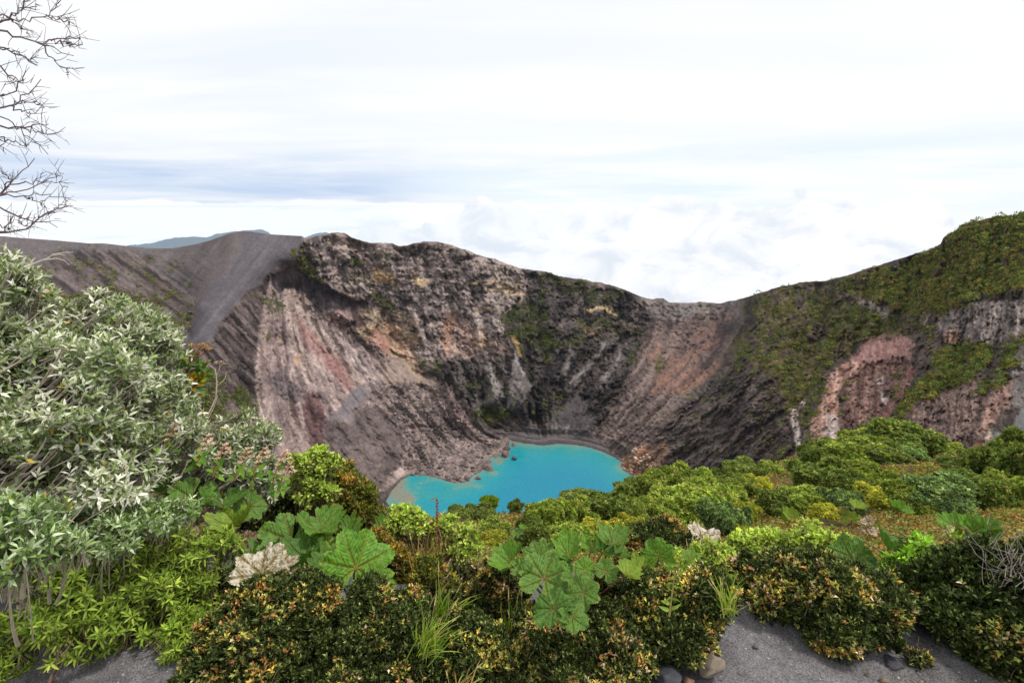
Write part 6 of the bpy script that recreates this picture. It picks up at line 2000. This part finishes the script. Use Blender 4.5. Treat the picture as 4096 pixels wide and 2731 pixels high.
def grass(label, px_, py_, d, n, h, cols, seed, spread=0.05, lean=(0.25, 0, 1), heads=0):
    rng = np.random.default_rng(seed)
    b0 = slant_pt(px_, py_, d)
    t = thing('grass_tuft', b0, label, 'grass', 'grass tufts in the foreground')
    p0 = rng.normal(size=(n, 3)) * np.array([spread, spread, 0.005])
    dr = unit(np.array(lean) + rng.normal(size=(n, 3)) * np.array([0.35, 0.35, 0.12]))
    hh = h * (0.55 + 0.6 * rng.random((n, 1)))
    e = p0 + dr * hh + np.array([0.25, -0.1, -0.12]) * hh * rng.random((n, 1))
    mid = p0 + dr * hh * 0.6 + np.array([0, 0, 0.12]) * hh
    pa = bez(p0, mid, e, 7)
    w = (0.0028 * np.array([0.8, 1, 1, 0.9, 0.7, 0.45, 0.08]))[None, :, None]
    sdv = unit(np.cross(np.gradient(pa, axis=1), rand_dirs(n, rng)[:, None]))
    Vb = np.stack([pa - sdv * w, pa + sdv * w], 2)
    i = np.arange(n * 14).reshape(n, 7, 2)
    Fq = np.stack([i[:, :-1, 0], i[:, :-1, 1], i[:, 1:, 1], i[:, 1:, 0]], -1).reshape(-1, 4)
    cc = np.repeat(pick(cols, n, 1, rng), 14, 1)
    obj('blades', new_mesh('blades', Vb.reshape(-1, 3), Fq, M_LEAF, cc.reshape(-1, 3)), t)
    if heads:
        m = heads
        q0 = p0[:m]
        q2 = q0 + dr[:m] * h * 1.35
        st_ = bez(q0, (q0 + q2) / 2, q2, 6)
        for st1 in st_:
            v, q = tubes(st1[None], 0.0013, 0.0009, 4)
            sh_ = obj('seed_stalk', new_mesh('seed_stalk', v, q, M_BARK, np.broadcast_to(lin((190, 176, 120), 1.0), v.shape)), t)
            v, q = tubes(bez(st1[4:5], (st1[4:5] + st1[5:6]) / 2, st1[5:6], 5), 0.0035, 0.001, 5)
            obj('seed_head', new_mesh('seed_head', v, q, M_BARK, np.broadcast_to(lin((206, 186, 120), 1.0), v.shape)), sh_)
    return t


GR = [(140, 170, 50), (110, 150, 44), (170, 184, 80), (190, 180, 110)]
DRY = [(190, 160, 90), (160, 130, 70), (170, 170, 90), (130, 120, 60)]
grass('bright grass tuft bowing right, in front of the single heart shaped leaf', 424, 652, 2.3, 90, 0.24, GR, 1, 0.03, (0.35, -0.1, 1), 4)
grass('grass tuft left of the heart shaped leaf, around the bleached stick', 440, 622, 2.5, 70, 0.24, GR, 2, 0.04, (0.35, -0.1, 1), 3)
grass('dry straw coloured grass under the dock spike', 424, 572, 3.3, 110, 0.26, DRY, 3, 0.08, (0.1, 0, 1), 5)
grass('wispy dry grass between lime shrub and upright dark shrub', 478, 578, 3.0, 60, 0.2, DRY, 4, 0.06, (0.2, 0, 1), 4)
grass('thin grass with seed heads left of the lowest umbrella leaf', 512, 640, 2.5, 40, 0.24, GR, 5, 0.03, (0.0, 0, 1), 6)
grass('fine grass below the rust dead leaf in the dark shrubs', 530, 640, 2.4, 40, 0.16, DRY, 6, 0.04, (0.4, 0, .6), 2)
grass('green grass tuft at the inner edge of the bare ash', 730, 612, 2.35, 50, 0.2, GR, 7, 0.02, (-0.3, 0, 1), 3)
grass('low grass with one long seed stalk at the bottom edge', 462, 690, 2.0, 16, 0.12, DRY, 8, 0.02, (0.2, 0, 1), 3)
grass('sparse grass blades behind the lily stem', 688, 575, 2.7, 40, 0.18, GR, 9, 0.05, (0.1, 0, 1), 3)

# dead grey twig shrub at the right edge
rng = np.random.default_rng(60)
b0 = slant_pt(1008, 575, 3.0)
t = thing('dead_shrub', b0, 'tangle of bleached grey twigs at the right edge above the dark shrub', 'shrub')
n = 46
p0 = rng.normal(size=(n, 3)) * 0.06
dr = unit(np.array([0.05, 0, 0.8]) + rng.normal(size=(n, 3)) * 0.55)
e = p0 + dr * 0.15 * (0.5 + rng.random((n, 1)))
v, q = tubes(bez(p0, (p0 + e) / 2 + rng.normal(size=(n, 3)) * 0.03, e, 6), 0.0016, 0.0007, 4)
v0_, q0_ = v, q
n = 30
e2 = e[:n] + rng.normal(size=(n, 3)) * 0.05
v, q = tubes(bez(e[:n], (e[:n] + e2) / 2, e2, 4), 0.0016, 0.0008, 4)
v = np.concatenate([v0_, v])
obj('twigs', new_mesh('twigs', v, np.concatenate([q0_, q + len(v0_)]), M_BARK, np.broadcast_to(lin((150, 138, 130), 1.0), v.shape)), t)

# ------------------------------------------------------------------ stones on the ash
SM = [boulder_mesh('stone', 700 + i, M_STONE, c_, 4, 0.8, 0.3) for i, c_ in enumerate(((152, 138, 122), (92, 92, 98), (150, 122, 96), (120, 116, 114)))]
for px_, py_, w_, h_, mi, lab, rz_ in ((710.5, 668, 19, 29, 0, 'tan angular stone standing on the bare ash', 0.5), (668, 676, 24, 18, 1, 'dark grey stone half under the shrub, left of the tan one', 1.0), (688, 682, 10, 7, 2, 'small tan stone at the bottom edge between the larger two', 2.0),
                                       (756, 646, 5, 4, 3, 'small grey pebble under the cream tipped shrub', 1.3), (893, 662, 13, 6, 1, 'flat dark stone beside the small sprig on the gravel', 0.3), (868, 673, 4, 8, 0, 'narrow pale stone chip on the gravel at bottom right', 0.8), (884, 680, 6, 6, 0, 'tiny pale stone right of the narrow chip', 0.1), (702, 602, 5, 4, 3, 'pebble on the ash by the inner grass tuft', 2.2)):
    g_ = ground_pt(px_, py_ + h_ * 0.35)
    sl_ = np.linalg.norm(g_) / F
    o_ = obj('stone', SM[mi], None, g_ + np.array([0, 0, h_ * 0.44 * sl_]))
    o_.scale = (w_ * 0.52 * sl_, w_ * 0.5 * sl_, h_ * 0.60 * sl_)
    o_.rotation_euler = (0.15, 0.2 if mi == 0 else 0.0, rz_)
    tag(o_, lab, 'stone', 'stones on the ash')
rng = np.random.default_rng(77)
n = 700
x = np.concatenate([700 + 330 * rng.random(n // 3), 850 + 170 * rng.random(n - n // 3)])
y = np.concatenate([600 + 85 * rng.random(n // 3), 640 + 45 * rng.random(n - n // 3)])
P0 = ground_pt(x, y)
mm_ = boulder_mesh('tmp', 500, None, (128, 128, 128), 1, 0.7, 0.3)
bv = np.zeros(len(mm_.vertices) * 3, np.float32)
mm_.vertices.foreach_get('co', bv)
bf = np.zeros(len(mm_.polygons) * 3, np.int32)
mm_.polygons.foreach_get('vertices', bf)
bv, bf = bv.reshape(-1, 3), bf.reshape(-1, 3)
bpy.data.meshes.remove(mm_)
r_ = (0.0025 + 0.011 * rng.random(n) ** 4)[:, None, None]
a = rng.random(n) * 6.28
ca, sa = np.cos(a)[:, None], np.sin(a)[:, None]
W_ = np.stack([bv[None, :, 0] * ca - bv[None, :, 1] * sa * 0.7, bv[None, :, 0] * sa + bv[None, :, 1] * ca * 0.7, np.repeat(bv[None, :, 2], n, 0)], -1) * r_ + P0[:, None]
cc = pick([(150, 142, 132), (110, 106, 106), (90, 86, 86), (170, 156, 136)], n, 1, rng)[:, 0]
o_ = obj('gravel', new_mesh('gravel', W_.reshape(-1, 3), (np.arange(n)[:, None, None] * len(bv) + bf).reshape(-1, 3), M_STONE, np.repeat(cc, len(bv), 0)))
tag(o_, 'scatter of fine pale gravel on the grey ash at lower right', 'gravel', None, 'stuff')
n = 110
x = 870 + 160 * rng.random(n)
y = 655 + 30 * rng.random(n)
P0 = ground_pt(x, y) + np.array([0, 0, 0.004])
dr = rand_dirs(n, rng) * np.array([1, 1, 0.1])
v, q = tubes(bez(P0, P0 + dr * 0.02 + np.array([0, 0, 0.006]), P0 + dr * (0.03 + 0.05 * rng.random((n, 1))) + np.array([0, 0, 0.002]), 5), 0.0013, 0.0006, 4)
o_ = obj('straw_litter', new_mesh('straw_litter', v, q, M_BARK, np.broadcast_to(lin((168, 150, 122), 1.0), v.shape)))
tag(o_, 'dry straw litter strewn over the gravel at the bottom right', 'litter', None, 'stuff')

# ------------------------------------------------------------------ far air
bpy.context.view_layer.update()
zlo = min(float(VV[..., 2].min()), float(HV[..., 2].min()), LAKE_Z - 8) - 1.0
zhi = max(float(VV[..., 2].max()), float(HV[..., 2].max()), 4.0) + 1.0
za = math.atan2((245 - 512) / F, 1.0)
hx0, hx1, hy0, hy1 = -5200.0, 5200.0, -400.0, 25500.0
bvv = np.array([(x_, y_, z_) for z_ in (zlo, zhi) for y_ in (hy0, hy1) for x_ in (hx0, hx1)])
ca, sa = math.cos(-za), math.sin(-za)
bvv = np.stack([bvv[:, 0] * ca - bvv[:, 1] * sa, bvv[:, 0] * sa + bvv[:, 1] * ca, bvv[:, 2]], 1)
bff = np.array([(0, 2, 3, 1), (4, 5, 7, 6), (0, 1, 5, 4), (2, 6, 7, 3), (0, 4, 6, 2), (1, 3, 7, 5)])
mh = bpy.data.materials.new('haze')
mh.use_nodes = True
k = NG(mh.node_tree)
pv = k.n('ShaderNodeVolumePrincipled')
pv.inputs['Color'].default_value = (0.66, 0.83, 1.0, 1)
pv.inputs['Density'].default_value = 2.3e-5
ho = k.n('ShaderNodeOutputMaterial')
k.put(ho.inputs['Volume'], pv.outputs[0])
o_ = obj('haze', new_mesh('haze', bvv, bff, mh))
tag(o_, 'thin pale blue haze in the far air', 'haze', None, 'stuff')
